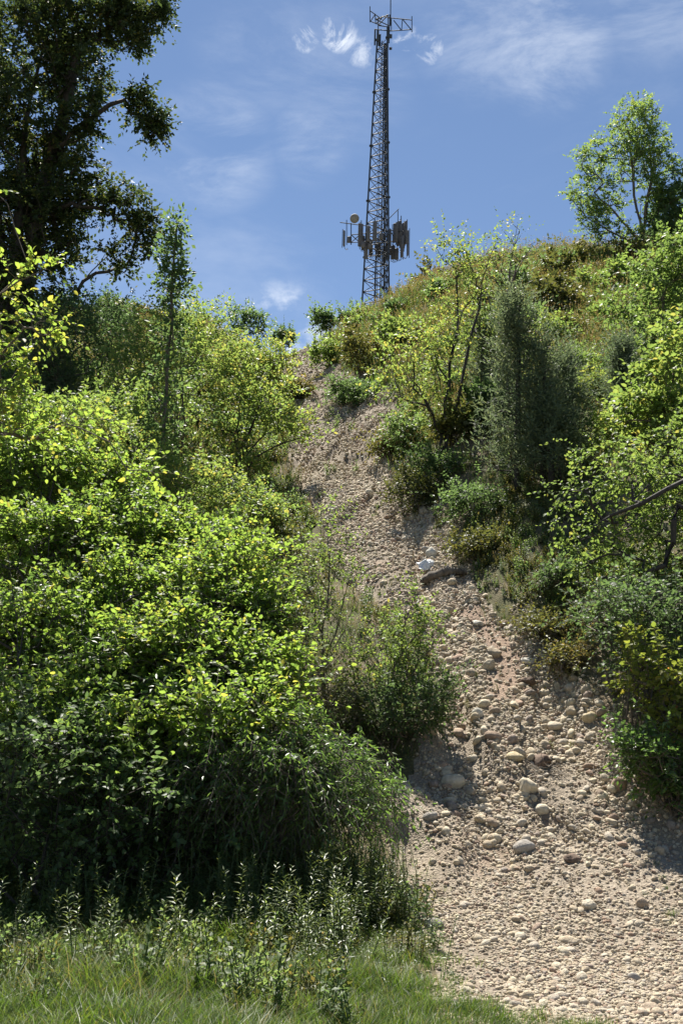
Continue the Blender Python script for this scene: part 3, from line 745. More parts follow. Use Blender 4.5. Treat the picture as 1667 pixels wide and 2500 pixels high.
make('willow_shrub', 'dark green shrub of drooping narrow leaves reaching over the stones', 'shrub', 11.6, (740, 2080),
     [(680, 1790, 120, 60, -.3, .5), (700, 1850, 120, 60, -.7, .5), (820, 1880, 90, 60, -.5, .5), (920, 1930, 60, 45, -.4, .4), (600, 1880, 130, 80, -.7, .6), (780, 1960, 120, 50, -.6, .5), (480, 1890, 120, 70, -.7, .6), (880, 1985, 60, 30, -.2, .3)],
     520, 22, T_NARROW, NARR, nstem=8, leaf=.078, per=3, length=.4, nl=10, r_base=.03, singles=300, gap=.22, gscale=.5, tint_mu=.45, tint_sd=.25, droop=.8, flat=.35, updir=.1)
make('hazel_shrub', 'shaded dark bush under the thicket beside the grass at left', 'shrub', 10.8, (120, 2230), [(100, 1880, 190, 130, 0, .9), (330, 1960, 170, 100, 0, .8), (60, 2060, 150, 100, -.1, .7), (250, 2080, 160, 70, 0, .6), (500, 2010, 130, 70, .1, .6)], 300, 23, T_NEAR, SHRB, nstem=10, leaf=.068, per=3, length=.4, nl=9, r_base=.03, singles=160, gap=.33, gscale=.5, tint_mu=.25, bark=BARKD, droop=.3)
make('mulberry_tree', 'leafy branches of a tree reaching in from the left edge above the thicket', 'tree', 12.8, (-260, 2050),
     [(20, 690, 60, 28, 0, .3), (85, 655, 45, 22, 0, .25), (20, 790, 70, 26, 0, .3), (120, 800, 45, 20, 0, .2, 2), (10, 880, 70, 34, 0, .3), (30, 970, 70, 50, 0, .4, .7), (90, 1040, 110, 40, 0, .4, .7), (0, 465, 14, 25, 0, .15), (200, 1010, 40, 40, 0, .3), (340, 1150, 40, 20, -.3, .2)],
     110, 24, T_NEAR, MULB, stems=[[(-240, 1600, 0), (-190, 1100, 0), (-150, 700, 0)], [(-220, 1500, 0), (-100, 1000, 0), (60, 800, 0)]], leaf=.085, per=2, length=.36, nl=8, r_base=.05, singles=160, gap=.2, tint_mu=.6, droop=.3, shoots=0)
make('willow_shrub', 'grey-green narrow-leaved shrub woven through the bright thicket', 'shrub', 12.0, (300, 2090),
     [(190, 1330, 70, 60, 2.3, .35), (420, 1500, 70, 50, 1.0, .35), (240, 1620, 80, 50, .1, .35), (420, 1720, 80, 50, -.5, .35), (90, 1500, 60, 60, 1.0, .3), (200, 1800, 80, 40, -.6, .3)], 170, 57, T_NARROW, NARR, nstem=4, leaf=.12, per=3, length=.5, nl=9, r_base=.02, tint_mu=.6, droop=.5, shoots=.2)
# thin saplings between thicket and track
make('hackberry_sapling', 'thin open sapling standing at the left rim of the stones', 'tree', 14.2, (790, 1770),
     [(800, 1290, 30, 50, 0, .2), (790, 1360, 80, 55, 0, .4), (860, 1390, 40, 40, 0, .3), (760, 1450, 80, 60, 0, .5), (800, 1540, 95, 60, 0, .5), (740, 1600, 70, 70, 0, .5), (820, 1640, 70, 60, 0, .4)], 280, 25, T_FAR, LIME,
     stems=[[(793, 1600, 0), (800, 1450, 0), (815, 1260, 0)], [(790, 1650, 0), (830, 1480, 0), (865, 1380, 0)], [(788, 1560, 0), (770, 1450, .1), (760, 1390, .1)]], leaf=.055, per=2, length=.26, nl=7, r_base=.022, r_tip=.0025, step=.2, tint_mu=.4, gap=.2, gscale=.4, keep=.8, rise=.8)
make('hackberry_sapling', 'leaning sapling above the dark bush beside the stones', 'tree', 13.6, (940, 1790),
     [(1008, 1445, 22, 26, 0, .15), (1045, 1500, 35, 40, 0, .25), (995, 1520, 55, 45, 0, .35), (950, 1580, 80, 50, 0, .4), (1050, 1540, 40, 50, 0, .3), (900, 1640, 70, 50, 0, .4), (985, 1650, 80, 50, 0, .4)], 220, 26, T_FAR, LIME,
     stems=[[(950, 1690, 0), (980, 1570, 0), (1010, 1435, 0)], [(952, 1690, 0), (930, 1600, 0), (915, 1530, 0)], [(955, 1690, 0), (1010, 1640, 0), (1060, 1560, 0)]], leaf=.06, per=2, length=.24, nl=7, r_base=.022, r_tip=.0025, step=.2, tint_mu=.45, gap=.2, gscale=.4, keep=.85, rise=.8, shoots=0)
make('buckthorn_shrub', 'low dark bush at the left rim of the stones', 'shrub', 13.3, (960, 1830), [(930, 1740, 80, 65, 0, .5), (1020, 1730, 70, 60, 0, .5), (1060, 1700, 40, 45, 0, .3), (870, 1780, 60, 40, .2, .4)], 230, 27, T_FAR, SHRB, nstem=9, leaf=.06, nl=9, length=.3, r_base=.018, r_tip=.0025, tint_mu=.3, gap=.3, gscale=.4, droop=.3)
make('willow_shrub', 'grey-green thin bush between the thicket and the sapling', 'shrub', 13.2, (760, 1850), [(700, 1560, 50, 90, 0, .5), (760, 1700, 90, 90, 0, .6), (690, 1660, 60, 90, .2, .5), (830, 1740, 60, 70, 0, .4)], 240, 28, T_NARROW, WEED, nstem=10, leaf=.075, nl=9, length=.36, r_base=.015, r_tip=.0025, tint_mu=.35, gap=.25, keep=.8, updir=.6)

# hillside right of the track
make('locust_tree', 'thin two-stemmed tree leaning right on the slope beside the path', 'tree', 29, (1085, 1110),
     [(1010, 880, 90, 60, 0, 1.0), (960, 930, 60, 50, 0, .8), (1090, 840, 80, 70, .5, 1.0), (1130, 720, 70, 60, .5, .7), (1150, 640, 60, 40, .3, .5), (1100, 620, 40, 40, .3, .4), (1180, 760, 50, 60, .5, .6), (1040, 960, 60, 40, -.2, .7), (1215, 610, 30, 40, .2, .3)], 330, 29, T_FAR, LIME,
     stems=[[(1090, 1000, 0), (1098, 880, 0), (1118, 780, 0), (1185, 680, 0), (1180, 600, 0)], [(1078, 1060, 0), (1030, 960, -.2), (985, 900, -.3)], [(1115, 800, .2), (1115, 700, .2), (1110, 620, .2)], [(1185, 670, .1), (1215, 580, .1)]], leaf=.10, per=2, nl=7, length=.45, r_base=.045, r_tip=.004, step=.4, gap=.3, tint_mu=.6, bark=BARKD, keep=.9, rise=.6)
make('hawthorn_tree', 'sparse twiggy treetop breaking the skyline left of the grassy summit', 'tree', 33, (1235, 1010),
     [(1250, 580, 24, 45, 0, .3), (1235, 640, 45, 40, 0, .4), (1285, 620, 28, 28, 0, .3), (1210, 690, 60, 40, 0, .5), (1130, 610, 40, 30, 0, .3), (1240, 780, 50, 60, 0, .6, .5)], 150, 30, T_FAR, SHRB,
     stems=[[(1236, 850, 0), (1240, 680, 0), (1262, 550, 0)], [(1238, 720, 0), (1270, 640, 0), (1305, 590, 0)]], leaf=.08, per=2, nl=5, length=.45, r_base=.06, r_tip=.006, tint_mu=.55, keep=.5, rise=1.0, bark=BARK)
def cedar(label, y, u, vtop, vbase, w, seed, n, mat=CEDR, group=None):
    y = float(G(u, vbase)[1])
    p = P(u, vbase, y); base = on_ground(p[0], y)
    rng = np.random.default_rng(seed)
    top = P(u + rng.uniform(-6, 6), vtop, y); h = top[2] - base[2]; R0 = w * y / F_PX
    f = rng.random(n) ** .85; f = .04 + .94 * f
    th = rng.random(n) * 2 * math.pi
    lump = .2 + 1.45 * vnoise(th * 1.3, f * 7, None, seed)
    r = R0 * (1 - f) ** .75 * (.35 + .65 * rng.random(n) ** .5) * lump
    tg = np.stack([base[0] + r * np.cos(th), base[1] + r * np.sin(th), base[2] + f * h + .12 * r], 1)
    g = height(tg[:, 0], tg[:, 1]); tg[:, 2] = np.maximum(tg[:, 2], g + .1)
    tr = [np.stack([np.linspace(base[i], top[i], 9) for i in range(3)], 1)]
    return plant('cedar_tree', label, 'tree', base, tr, tg, seed, T_NARROW, mat, leaf=.11, per=3, length=.48, nl=13, droop=-.25, flat=.1, spread=.6, updir=.55, r_base=.07, r_tip=.005, step=.35, rise=.15, tint_mu=.45, tint_sd=.25, bark=BARKD, shoots=0)
cedar('large feathery cedar on the slope beside the two-stemmed tree', 26, 1262, 715, 1205, 100, 41, 290)
cedar('dark pointed cedar just right of the large feathery cedar', 26, 1392, 870, 1150, 62, 42, 170)
cedar('narrow dark cedar column near the right edge of the grassy slope', 27, 1532, 850, 1045, 48, 43, 220)
cedar('bluish dark cedar half hidden behind the large feathery cedar', 31, 1180, 790, 1010, 50, 44, 150)
cedar('loose cedar between the large feathery one and the pointed one', 26, 1325, 850, 1190, 50, 56, 130)
cedar('low cedar at the foot of the pointed one', 24, 1345, 1000, 1200, 70, 45, 220)
make('ash_tree', 'young round-crowned ash standing on the skyline at right', 'tree', 49, (1556, 640),
     [(1545, 300, 60, 45, 0, 1.0), (1490, 340, 55, 45, 0, 1.0), (1590, 350, 50, 45, 0, 1.0), (1450, 400, 45, 45, 0, .8), (1540, 400, 80, 60, 0, 1.2), (1620, 410, 35, 45, 0, .8), (1410, 470, 35, 26, 0, .7), (1470, 480, 60, 40, 0, 1.0), (1560, 480, 70, 40, 0, 1.1), (1440, 530, 45, 30, 0, .8), (1500, 570, 60, 30, 0, .9), (1610, 500, 40, 60, 0, .9), (1570, 270, 30, 28, 0, .6)], 520, 46, T_FAR, LIME,
     stems=[[(1562, 560, 0), (1545, 460, 0), (1535, 350, 0)], [(1566, 570, 0), (1585, 450, 0), (1585, 350, 0)], [(1560, 590, 0), (1500, 520, 0), (1450, 470, 0)], [(1560, 600, 0), (1480, 560, 0), (1430, 530, 0)]], leaf=.14, per=3, nl=9, length=.45, shoots=.06, r_base=.075, r_tip=.008, step=.5, gap=.33, gscale=1.0, tint_mu=.32, rise=.6)
make('cedar_tree', 'dark blue-green tree on the skyline right of the young ash', 'tree', 48, (1640, 640), [(1640, 520, 60, 80, 0, 1.3), (1670, 480, 50, 70, 0, 1.2), (1600, 580, 60, 50, 0, 1.2)], 260, 47, T_FAR, SHRB, leaf=.16, nl=9, r_base=.1, tint_mu=.15, gap=.25)
make('elm_shrub', 'broad green shrub high on the slope at the right edge', 'shrub', 34, (1620, 930), [(1640, 640, 90, 70, 0, 1.2), (1570, 720, 80, 70, 0, 1.2), (1650, 760, 80, 90, 0, 1.3), (1700, 680, 80, 100, 0, 1.2), (1590, 830, 60, 60, -.3, 1.0)], 320, 48, T_FAR, LIME, nstem=7, leaf=.13, nl=8, gap=.33, r_base=.05, tint_mu=.28, tint_sd=.2)
make('elm_shrub', 'bright yellow-green shrub midway up the slope at the right edge', 'shrub', 24, (1640, 1150), [(1620, 940, 70, 80, 0, .9), (1660, 860, 70, 80, .2, .9), (1560, 1010, 60, 50, -.2, .7), (1650, 1040, 90, 70, -.2, .9), (1500, 1050, 45, 35, -.3, .5)], 260, 49, T_NEAR, LIME, nstem=7, leaf=.12, nl=7, gap=.3, r_base=.04, tint_mu=.5, singles=100)
make('walnut_tree', 'tree reaching in from the right edge with a dark bare limb', 'tree', 16.2, (1800, 1720),
     [(1500, 1130, 100, 70, 0, .7), (1400, 1210, 70, 50, 0, .5), (1570, 1200, 110, 80, 0, .8), (1640, 1120, 90, 90, .2, .8), (1395, 1310, 60, 40, -.2, .4), (1470, 1330, 90, 60, -.2, .6), (1570, 1330, 90, 60, -.2, .7), (1640, 1290, 80, 90, 0, .8), (1750, 1200, 120, 140, 0, 1.0), (1450, 1400, 55, 35, -.3, .4), (1540, 1430, 80, 50, -.3, .6)], 470, 50, T_NEAR, LIME,
     stems=[[(1800, 1450, -.3), (1760, 1210, -.7), (1667, 1205, -1.1), (1585, 1258, -1.15), (1530, 1300, -1.15), (1470, 1318, -1.1)], [(1780, 1250, -.5), (1667, 1165, -.9), (1600, 1205, -1.0), (1540, 1250, -1.0), (1440, 1290, -.9)], [(1790, 1300, -.4), (1690, 1240, -1.0), (1650, 1230, -1.05), (1638, 1300, -1.0), (1622, 1380, -.9)]], leaf=.075, per=2, nl=8, length=.34, r_base=.065, r_tip=.003, step=.25, gap=.3, gscale=.5, tint_mu=.38, tint_sd=.2, droop=.45, singles=200, bark=BARKD, rise=.1)
make('viburnum_shrub', 'dark undergrowth bush below the bare limb at right', 'shrub', 15.4, (1560, 1800), [(1500, 1500, 100, 60, 0, .7), (1600, 1480, 90, 80, .2, .8), (1560, 1580, 80, 60, 0, .6), (1650, 1580, 70, 90, .2, .7)], 250, 51, T_FAR, SHRB, nstem=9, leaf=.07, nl=9, length=.32, gap=.3, gscale=.5, r_base=.022, tint_mu=.22, droop=.3)
make('sassafras_shrub', 'yellow-leaved bush with orange tips at the right edge of the stones', 'shrub', 13.6, (1640, 1900), [(1600, 1640, 70, 50, 0, .45), (1650, 1720, 60, 80, 0, .5), (1560, 1580, 34, 30, 0, .25), (1640, 1820, 60, 50, 0, .4)], 150, 52, T_NEAR, YELL, nstem=5, leaf=.085, per=2, nl=7, length=.3, gap=.25, gscale=.4, r_base=.025, tint_mu=.3, tint_sd=.2, singles=150, droop=.3)
make('honeysuckle_shrub', 'green bush overhanging the cobbles at the right edge', 'shrub', 13.0, (1650, 1990), [(1610, 1870, 60, 50, 0, .4), (1660, 1910, 60, 60, 0, .4), (1560, 1830, 40, 35, .1, .3)], 170, 53, T_FAR, NARR, nstem=6, leaf=.07, nl=8, length=.3, r_base=.02, tint_mu=.4, gap=.2, droop=.3)

# separate small bushes on the slopes: (label, y, u, v_base, v_top, half width px, material, tint)
SMALL = [
 ('round bush on the skyline left of the saddle', 54, 600, 845, 735, 55, SHRB, .3), ('small bush on the skyline right of the saddle', 54, 790, 810, 755, 32, SHRB, .45),
 ('low bush standing on the crest left of the tower', 53, 855, 790, 765, 26, SHRB, .4), ('little bush in the notch of the saddle', 57, 690, 850, 800, 26, SHRB, .35),
 ('dark bush on the left shoulder under the skyline', 45, 270, 830, 720, 60, SHRB, .2), ('yellowish bush on the left shoulder behind the sapling', 44, 470, 860, 780, 55, LIME, .6),
 ('brownish open bush above the middle of the path', 40, 880, 920, 800, 50, WEED, .5), ('green bush at the right rim near the top of the path', 42, 800, 900, 830, 45, LIME, .4),
 ('dark low bush above the right bend of the path', 36, 860, 990, 930, 70, SHRB, .25), ('pale bush on the slope under the tower', 44, 970, 860, 780, 50, LIME, .5),
 ('bush below the left stem of the two-stemmed tree', 27, 990, 1110, 1010, 55, SHRB, .5), ('dark bush at the foot of the two-stemmed tree', 25.5, 1060, 1190, 1090, 70, SHRB, .3),
 ('tangled dark bush above the eroded right bank', 23, 1010, 1260, 1150, 60, WEED, .15), ('weedy bush between the dark tangle and the cedar', 22.5, 1150, 1270, 1180, 70, SHRB, .25),
 ('light green bush on the grassy slope above the cedars', 38, 1350, 860, 770, 50, LIME, .4), ('yellow-green bush on the slope between the cedars', 30, 1460, 1000, 900, 50, LIME, .55),
 ('dark tall bush below the young ash', 43, 1500, 770, 650, 40, SHRB, .25), ('pale bush beside the narrow cedar column', 31, 1420, 950, 840, 45, LIME, .35),
 ('low bush on the right bank beside the boulder', 20.5, 1160, 1370, 1300, 60, WEED, .4), ('spreading low bush on the bank above the cobble heap', 17.5, 1330, 1560, 1515, 70, WEED, .5),
 ('low weedy bush right of the reddish bank', 16.5, 1390, 1640, 1595, 50, WEED, .6), ('bush in the shade under the walnut limb', 18.5, 1370, 1440, 1380, 45, SHRB, .3),
 ('small bush on the left rim near the top bend', 35, 690, 990, 950, 35, SHRB, .55), ('green weedy hump in the upper path', 41, 728, 975, 935, 28, WEED, .6),
 ('weedy hump on the right side of the middle path', 29, 945, 1120, 1065, 38, WEED, .5), ('bush at the left rim halfway down', 20.5, 690, 1390, 1270, 50, WEED, .3),
 ('dark bush left of the halfway bend', 22, 640, 1300, 1190, 45, SHRB, .3), ('grassy green bush under the crest below the tower', 47, 890, 810, 770, 45, LIME, .45),
 ('bush on the grassy summit slope', 46, 1250, 740, 690, 50, SHRB, .45), ('dark bush high on the slope right of the tower', 48, 1090, 730, 690, 45, SHRB, .35)]
for i, (lab, y, u, vb, vt, hw, mat, tm) in enumerate(SMALL):
    p = P(u, vb, y)
    # set the bush where the line of sight meets the slope
    gp = G(u, vb)
    if gp[1] < 62 and abs(gp[1] - y) < 9: y = float(gp[1])
    base = on_ground(P(u, vb, y)[0], y)
    hh = (vb - vt) / 2; vm = (vb + vt) / 2
    lf = np.clip(.0035 * y, .055, .17)
    make('hill_bush', lab, 'bush', y, None, [(u, vm + hh * .2, hw, hh * .8, 0, hw * y / F_PX * .8), (u - hw * .3, vm - hh * .2, hw * .6, hh * .7, 0, hw * y / F_PX * .6), (u + hw * .4, vm, hw * .5, hh * .6, 0, hw * y / F_PX * .5)],
         int(60 + 60 * (hw / 50)), 100 + i, T_FAR, mat, base=base, nstem=6, leaf=lf, per=2, nl=8, length=.004 * y + .22, r_base=.02, r_tip=.003, gap=.25, gscale=.5, tint_mu=tm, crown_name='foliage', trunk_name='stems')

def dot_bushes():
    r = np.random.default_rng(909); protos = []
    for i in range(6):
        u, v = [(1330, 690), (1420, 720), (1180, 760), (1290, 800), (1460, 800), (1380, 830)][i]
        g = G(u, v); y = float(g[1]); hw = r.uniform(22, 40); hh = r.uniform(18, 34)
        protos.append(make('hill_bush', 'small %s bush in the grass on the summit slope below the young ash' % ['dark green', 'yellow-green', 'greyish green'][i % 3], 'bush', y, None, [(u, v - hh * .7, hw, hh, 0, hw * y / F_PX), (u + hw * .6, v - hh * .4, hw * .6, hh * .7, 0, hw * y / F_PX * .6)], 70, 920 + i, T_FAR, [SHRB, LIME, WEED][i % 3],
             base=g - [0, 0, .03], nstem=5, leaf=.15, per=2, nl=8, length=.38, r_base=.02, r_tip=.004, gap=.2, gscale=.5, tint_mu=[.3, .4, .35][i % 3], crown_name='foliage', trunk_name='stems', group='%s bushes on the summit slope' % ['dark green', 'yellow-green', 'greyish green'][i % 3]))
    n = 0
    while n < 130:
        y = r.uniform(24, 56); x = r.uniform(-.36, .36) * y; s_, w_ = path_s(np.array([x]), np.array([y])); d = (abs(s_[0]) - 1) * w_[0]
        if d < 1.2 or vnoise(np.array([x / 5]), np.array([y / 5]), None, 12)[0] < .35: continue
        p = protos[int(r.integers(0, 6))]; c = p.copy(); COL.objects.link(c); c.location = (x, y, H(x, y) - .04); c.rotation_euler = (0, 0, r.random() * 6.3); q = r.uniform(.5, 1.4); c.scale = (q, q, q * r.uniform(.8, 1.2))
        for ch in p.children:
            e = ch.copy(); COL.objects.link(e); e.parent = c
        k_ = ['dark green', 'yellow-green', 'greyish green'][protos.index(p) % 3]; w_ = 'left of the path' if s_[0] < 0 else 'high on the slope right of the path' if y > 40 else 'midway up the slope right of the path'
        tag(c, 'small %s bush in the grass %s' % (k_, w_), None, '%s bushes %s' % (k_, w_))
        n += 1
dot_bushes()

# ------------------------------------------------------------------ scattered ground cover (grass, weeds, gravel)
def scatter(name, pts, rot, scl, which, variants, label, cat):
    me = bpy.data.meshes.new(name); me.vertices.add(len(pts)); me.vertices.foreach_set('co', np.asarray(pts, np.float32).ravel())
    a = me.attributes.new('rot', 'FLOAT_VECTOR', 'POINT'); a.data.foreach_set('vector', np.asarray(rot, np.float32).ravel())
    a = me.attributes.new('scl', 'FLOAT_VECTOR', 'POINT'); a.data.foreach_set('vector', np.asarray(scl, np.float32).ravel())
    a = me.attributes.new('which', 'INT', 'POINT'); a.data.foreach_set('value', np.asarray(which, np.int32))
    o = link(name, me); tag(o, label, cat, None, 'stuff')
    col = bpy.data.collections.new(name + '_kinds')
    for i, m in enumerate(variants):
        v = bpy.data.objects.new('%s_kind_%02d' % (name, i), m); col.objects.link(v)
    g = bpy.data.node_groups.new(name, 'GeometryNodeTree')
    g.interface.new_socket('Geometry', in_out='INPUT', socket_type='NodeSocketGeometry')
    g.interface.new_socket('Geometry', in_out='OUTPUT', socket_type='NodeSocketGeometry')
    n = g.nodes; gi = n.new('NodeGroupInput'); go = n.new('NodeGroupOutput')
    ip = n.new('GeometryNodeInstanceOnPoints'); ci = n.new('GeometryNodeCollectionInfo')
    ci.inputs['Collection'].default_value = col; ci.inputs['Separate Children'].default_value = True; ci.inputs['Reset Children'].default_value = True
    def attr(nm, t):
        q = n.new('GeometryNodeInputNamedAttribute'); q.data_type = t; q.inputs['Name'].default_value = nm
        return q.outputs['Attribute']
    er = n.new('FunctionNodeEulerToRotation')
    g.links.new(gi.outputs[0], ip.inputs['Points']); g.links.new(ci.outputs[0], ip.inputs['Instance'])
    ip.inputs['Pick Instance'].default_value = True
    g.links.new(attr('which', 'INT'), ip.inputs['Instance Index'])
    g.links.new(attr('rot', 'FLOAT_VECTOR'), er.inputs[0]); g.links.new(er.outputs[0], ip.inputs['Rotation'])
    g.links.new(attr('scl', 'FLOAT_VECTOR'), ip.inputs['Scale']); g.links.new(ip.outputs[0], go.inputs[0])
    md = o.modifiers.new('scatter', 'NODES'); md.node_group = g
    return o

def blade_tuft(rng, n, h, w, spread, lean, mat, tmu, seed=False):
    Vs, Fs, ts, o = [], [], [], 0
    for i in range(n):
        b = np.array([rng.normal(0, spread), rng.normal(0, spread), 0]); th = rng.random() * 2 * math.pi
        hh = h * rng.uniform(.5, 1.15); ln = lean * rng.uniform(.3, 1.5) * hh; d = np.array([math.cos(th), math.sin(th), 0]); s = np.array([-d[1], d[0], 0])
        k = 4; t = np.linspace(0, 1, k)
        c = b + d * (ln * t ** 2)[:, None] + np.array([0, 0, 1]) * (hh * (t - .25 * lean * t ** 3))[:, None]
        ww = w * (1 - t ** 1.5 * .92) * rng.uniform(.7, 1.3)
        tw = rng.uniform(-.6, .6); s2 = s * math.cos(tw) + d * math.sin(tw)
        for j in range(k): Vs += [c[j] + s2 * ww[j] / 2, c[j] - s2 * ww[j] / 2]
        for j in range(k - 1): q = o + 2 * j; Fs += [(q, q + 1, q + 3), (q, q + 3, q + 2)]
        tt = np.clip(rng.normal(tmu, .22), 0, 1); ts += [tt] * (2 * k); o += 2 * k
        if seed and rng.random() < seed:                 # a seed head at the tip
            p = c[-1]
            for _ in range(7):
                a = rng.normal(0, 1, 3); a[2] = abs(a[2]) + .6; a = a / np.linalg.norm(a) * rng.uniform(.03, .07) * max(1, h)
                q0 = p - np.array([0, 0, rng.uniform(0, .14) * h]); e = np.cross(a, [0, 0, 1.]); e = e / (np.linalg.norm(e) + 1e-6) * .011 * max(1, h)
                Vs += [q0 - e, q0 + e, q0 + a]; Fs.append((o, o + 1, o + 2)); ts += [.95] * 3; o += 3
    return mk_mesh('tuft', Vs, Fs, mat, False, ts)

def herb_mesh(rng, h, nst, leaf, nl, mat, tpl, tmu, flower=False, up=.5):
    parts, tints = [], []; stems = []
    P_, A_, N_, S_, T_ = [], [], [], [], []
    for s in range(nst):
        b = np.array([rng.normal(0, .05 * (nst > 1)), rng.normal(0, .05 * (nst > 1)), 0]); hh = h * rng.uniform(.65, 1.1)
        d = np.array([rng.normal(0, .16), rng.normal(0, .16), 1.0])
        for i in range(nl):
            t = .15 + .85 * (i + .5) / nl; th = i * 2.4 + rng.normal(0, .3)
            P_.append(b + d * hh * t); A_.append([math.cos(th), math.sin(th), up + .6 * t ** 3 + rng.normal(0, .2)]); N_.append([rng.normal(0, .3), rng.normal(0, .3), 1])
            S_.append(leaf * (1.1 - .55 * t) * rng.uniform(.7, 1.2)); T_.append(np.clip(rng.normal(tmu + .2 * t, .16), 0, 1))
        stems.append((b, b + d * hh))
    tv, tf = tpl
    pos, A, Nn, size = np.array(P_), np.array(A_), np.array(N_), np.array(S_)
    A, B, Nn = leaf_frames(A, Nn); s = size[:, None, None]
    V1 = (pos[:, None] + s * (tv[None, :, 0:1] * A[:, None] + tv[None, :, 1:2] * B[:, None] + tv[None, :, 2:3] * Nn[:, None])).reshape(-1, 3)
    F1 = (tf[None] + (np.arange(len(pos)) * len(tv))[:, None, None]).reshape(-1, 3)
    V2, F2 = bars(stems, .004 + .002 * h, 3); F2 = np.concatenate([F2[:, [0, 1, 2]], F2[:, [0, 2, 3]]])
    V_, F_ = join([(V1, F1), (V2, F2)])
    return mk_mesh('herb', V_, F_, mat, False, np.concatenate([np.repeat(T_, len(tv)), np.full(len(V2), .3)]))

rg = np.random.default_rng(77)
GR_NEAR = [blade_tuft(rg, 18, .27, .0075, .08, .75, GRSG, t) for t in (.1, .25, .4, .5, .3, .6)] + [blade_tuft(rg, 9, .42, .005, .09, .55, GRSD, .8)]
GR_HILL = [blade_tuft(rg, 20, .75, .014, .12, .35, GRSD, .35, .35) for _ in range(4)] + [blade_tuft(rg, 22, .55, .016, .14, .45, GRSG, .35) for _ in range(3)] + [blade_tuft(rg, 16, .9, .012, .12, .25, GRSD, .6, .7) for _ in range(2)]
WEEDS = [herb_mesh(rg, .38, 6, .085, 10, WEED, T_FAR, .35) for _ in range(4)] + [herb_mesh(rg, .55, 5, .10, 14, SHRB, T_FAR, .55) for _ in range(3)] + [herb_mesh(rg, .3, 7, .07, 8, LIME, T_FAR, .45) for _ in range(2)]
GOLD = [herb_mesh(rg, q, 1, l_, 40, HERB, T_NARROW, .4, up=u_) for q, l_, u_ in ((.8, .10, .3), (.7, .09, .1), (.85, .11, .5), (.65, .12, .2), (.75, .085, .7))]

def in_frame(p, m=60):
    q = p - CAM; z = q @ FWD; u = CX + F_PX * (q @ RIGHT) / z; v = CY - F_PX * (q @ UP) / z
    return (z > 1) & (u > -m * 3) & (u < 1667 + m * 3) & (v < 2500 + m * 4), u, v

def spots(n, y0, y1, power=1.0, spread=.36):
    y = y0 + (y1 - y0) * rg.random(n) ** power
    x = (rg.random(n) * 2 - 1) * spread * y
    return x, y

# grass at the foot of the slope
x, y = spots(26000, 5.8, 12.2, 1.0, .40)
s, w = path_s(x, y); d = (np.abs(s) - 1) * w * np.where(s < 0, 1, .5)
d = d + 1.6 * (1 - sstep(y, 7.5, 8.5)) * (x < 1.9)
keep = rg.random(len(x)) < sstep(d + 1.1 * fbm(x / .5, y / .5, 61), -.45, .5) * np.where(x < 1.2, 1, .55) * (1 - .75 * sstep(y, 9.6, 11.6))
x, y = x[keep], y[keep]; n = len(x)
scl = (.45 + .6 * rg.random(n) + .5 * (vnoise(x / .45, y / .45, None, 66) - .4)) * (.55 + .5 * sstep(-x, -1.0, 1.2)) * (1 - .2 * sstep(y, 9, 11))
scatter('grass', np.stack([x, y, height(x, y) - .02], 1), np.stack([rg.normal(0, .12, n), rg.normal(0, .12, n), rg.random(n) * 6.3], 1), np.stack([scl] * 3, 1), rg.choice(7, n, p=[.19, .19, .17, .12, .17, .1, .06]), GR_NEAR,
        'green meadow grass along the bottom of the photo', 'grass')
# grass on the slopes and the crest
x, y = spots(60000, 14, 66, .8, .40)
s, w = path_s(x, y); d = (np.abs(s) - 1) * w
cov = vnoise(x / 2.2, y / 2.2, None, 71)
a = x / y
dens = sstep(d, -.35, .7) * np.where((x > 0) & (y > 26), 1.0, .45) * (.35 + .65 * sstep(cov, .3, .6)) * np.where(y > 44, 1.0, .85)
keep = rg.random(len(x)) < dens
x, y = x[keep], y[keep]; n = len(x)
far = sstep(y, 18, 45)
scl = (.45 + .55 * rg.random(n)) * (.45 + .35 * sstep(y, 20, 28) + .45 * far)
wh = np.where(rg.random(n) < .62, rg.choice([0, 1, 2, 3, 7, 8], n), rg.choice([4, 5, 6], n))
scatter('hill_grass', np.stack([x, y, height(x, y) - .03], 1), np.stack([rg.normal(0, .1, n), rg.normal(0, .1, n), rg.random(n) * 6.3], 1), np.stack([scl * 1.1, scl * 1.1, scl], 1), wh, GR_HILL,
        'tall tawny and green grass covering the hillside', 'grass')
# leafy weeds on both banks
x, y = spots(52000, 10.5, 58, .9, .40)
s, w = path_s(x, y); d = (np.abs(s) - 1) * w
cov = vnoise(x / 1.4, y / 1.4, None, 81)
keep = rg.random(len(x)) < sstep(d + .5 * (cov - .5), -.15, .6) * sstep(cov, .2, .5) * np.where(y > 24, .9, 1) + (np.abs(s) < 1) * (cov > .5) * (y > 13) * (.015 + .08 * sstep(y, 26, 40) + .16 * sstep(np.abs(s), .72, .97))
x, y = x[keep], y[keep]; n = len(x)
scl = (.4 + .75 * rg.random(n)) * np.where((np.abs(path_s(x, y)[0]) < 1.05), .6, 1.0) * (.6 + .55 * sstep(y, 17, 30))
scatter('weeds', np.stack([x, y, height(x, y) - .02], 1), np.stack([rg.normal(0, .2, n), rg.normal(0, .2, n), rg.random(n) * 6.3], 1), np.stack([scl] * 3, 1), np.where(y < 21, rg.choice([0, 1, 2, 3, 4, 5], n), rg.integers(0, 9, n)), WEEDS,
        'low leafy weeds spreading over both banks', 'weeds')

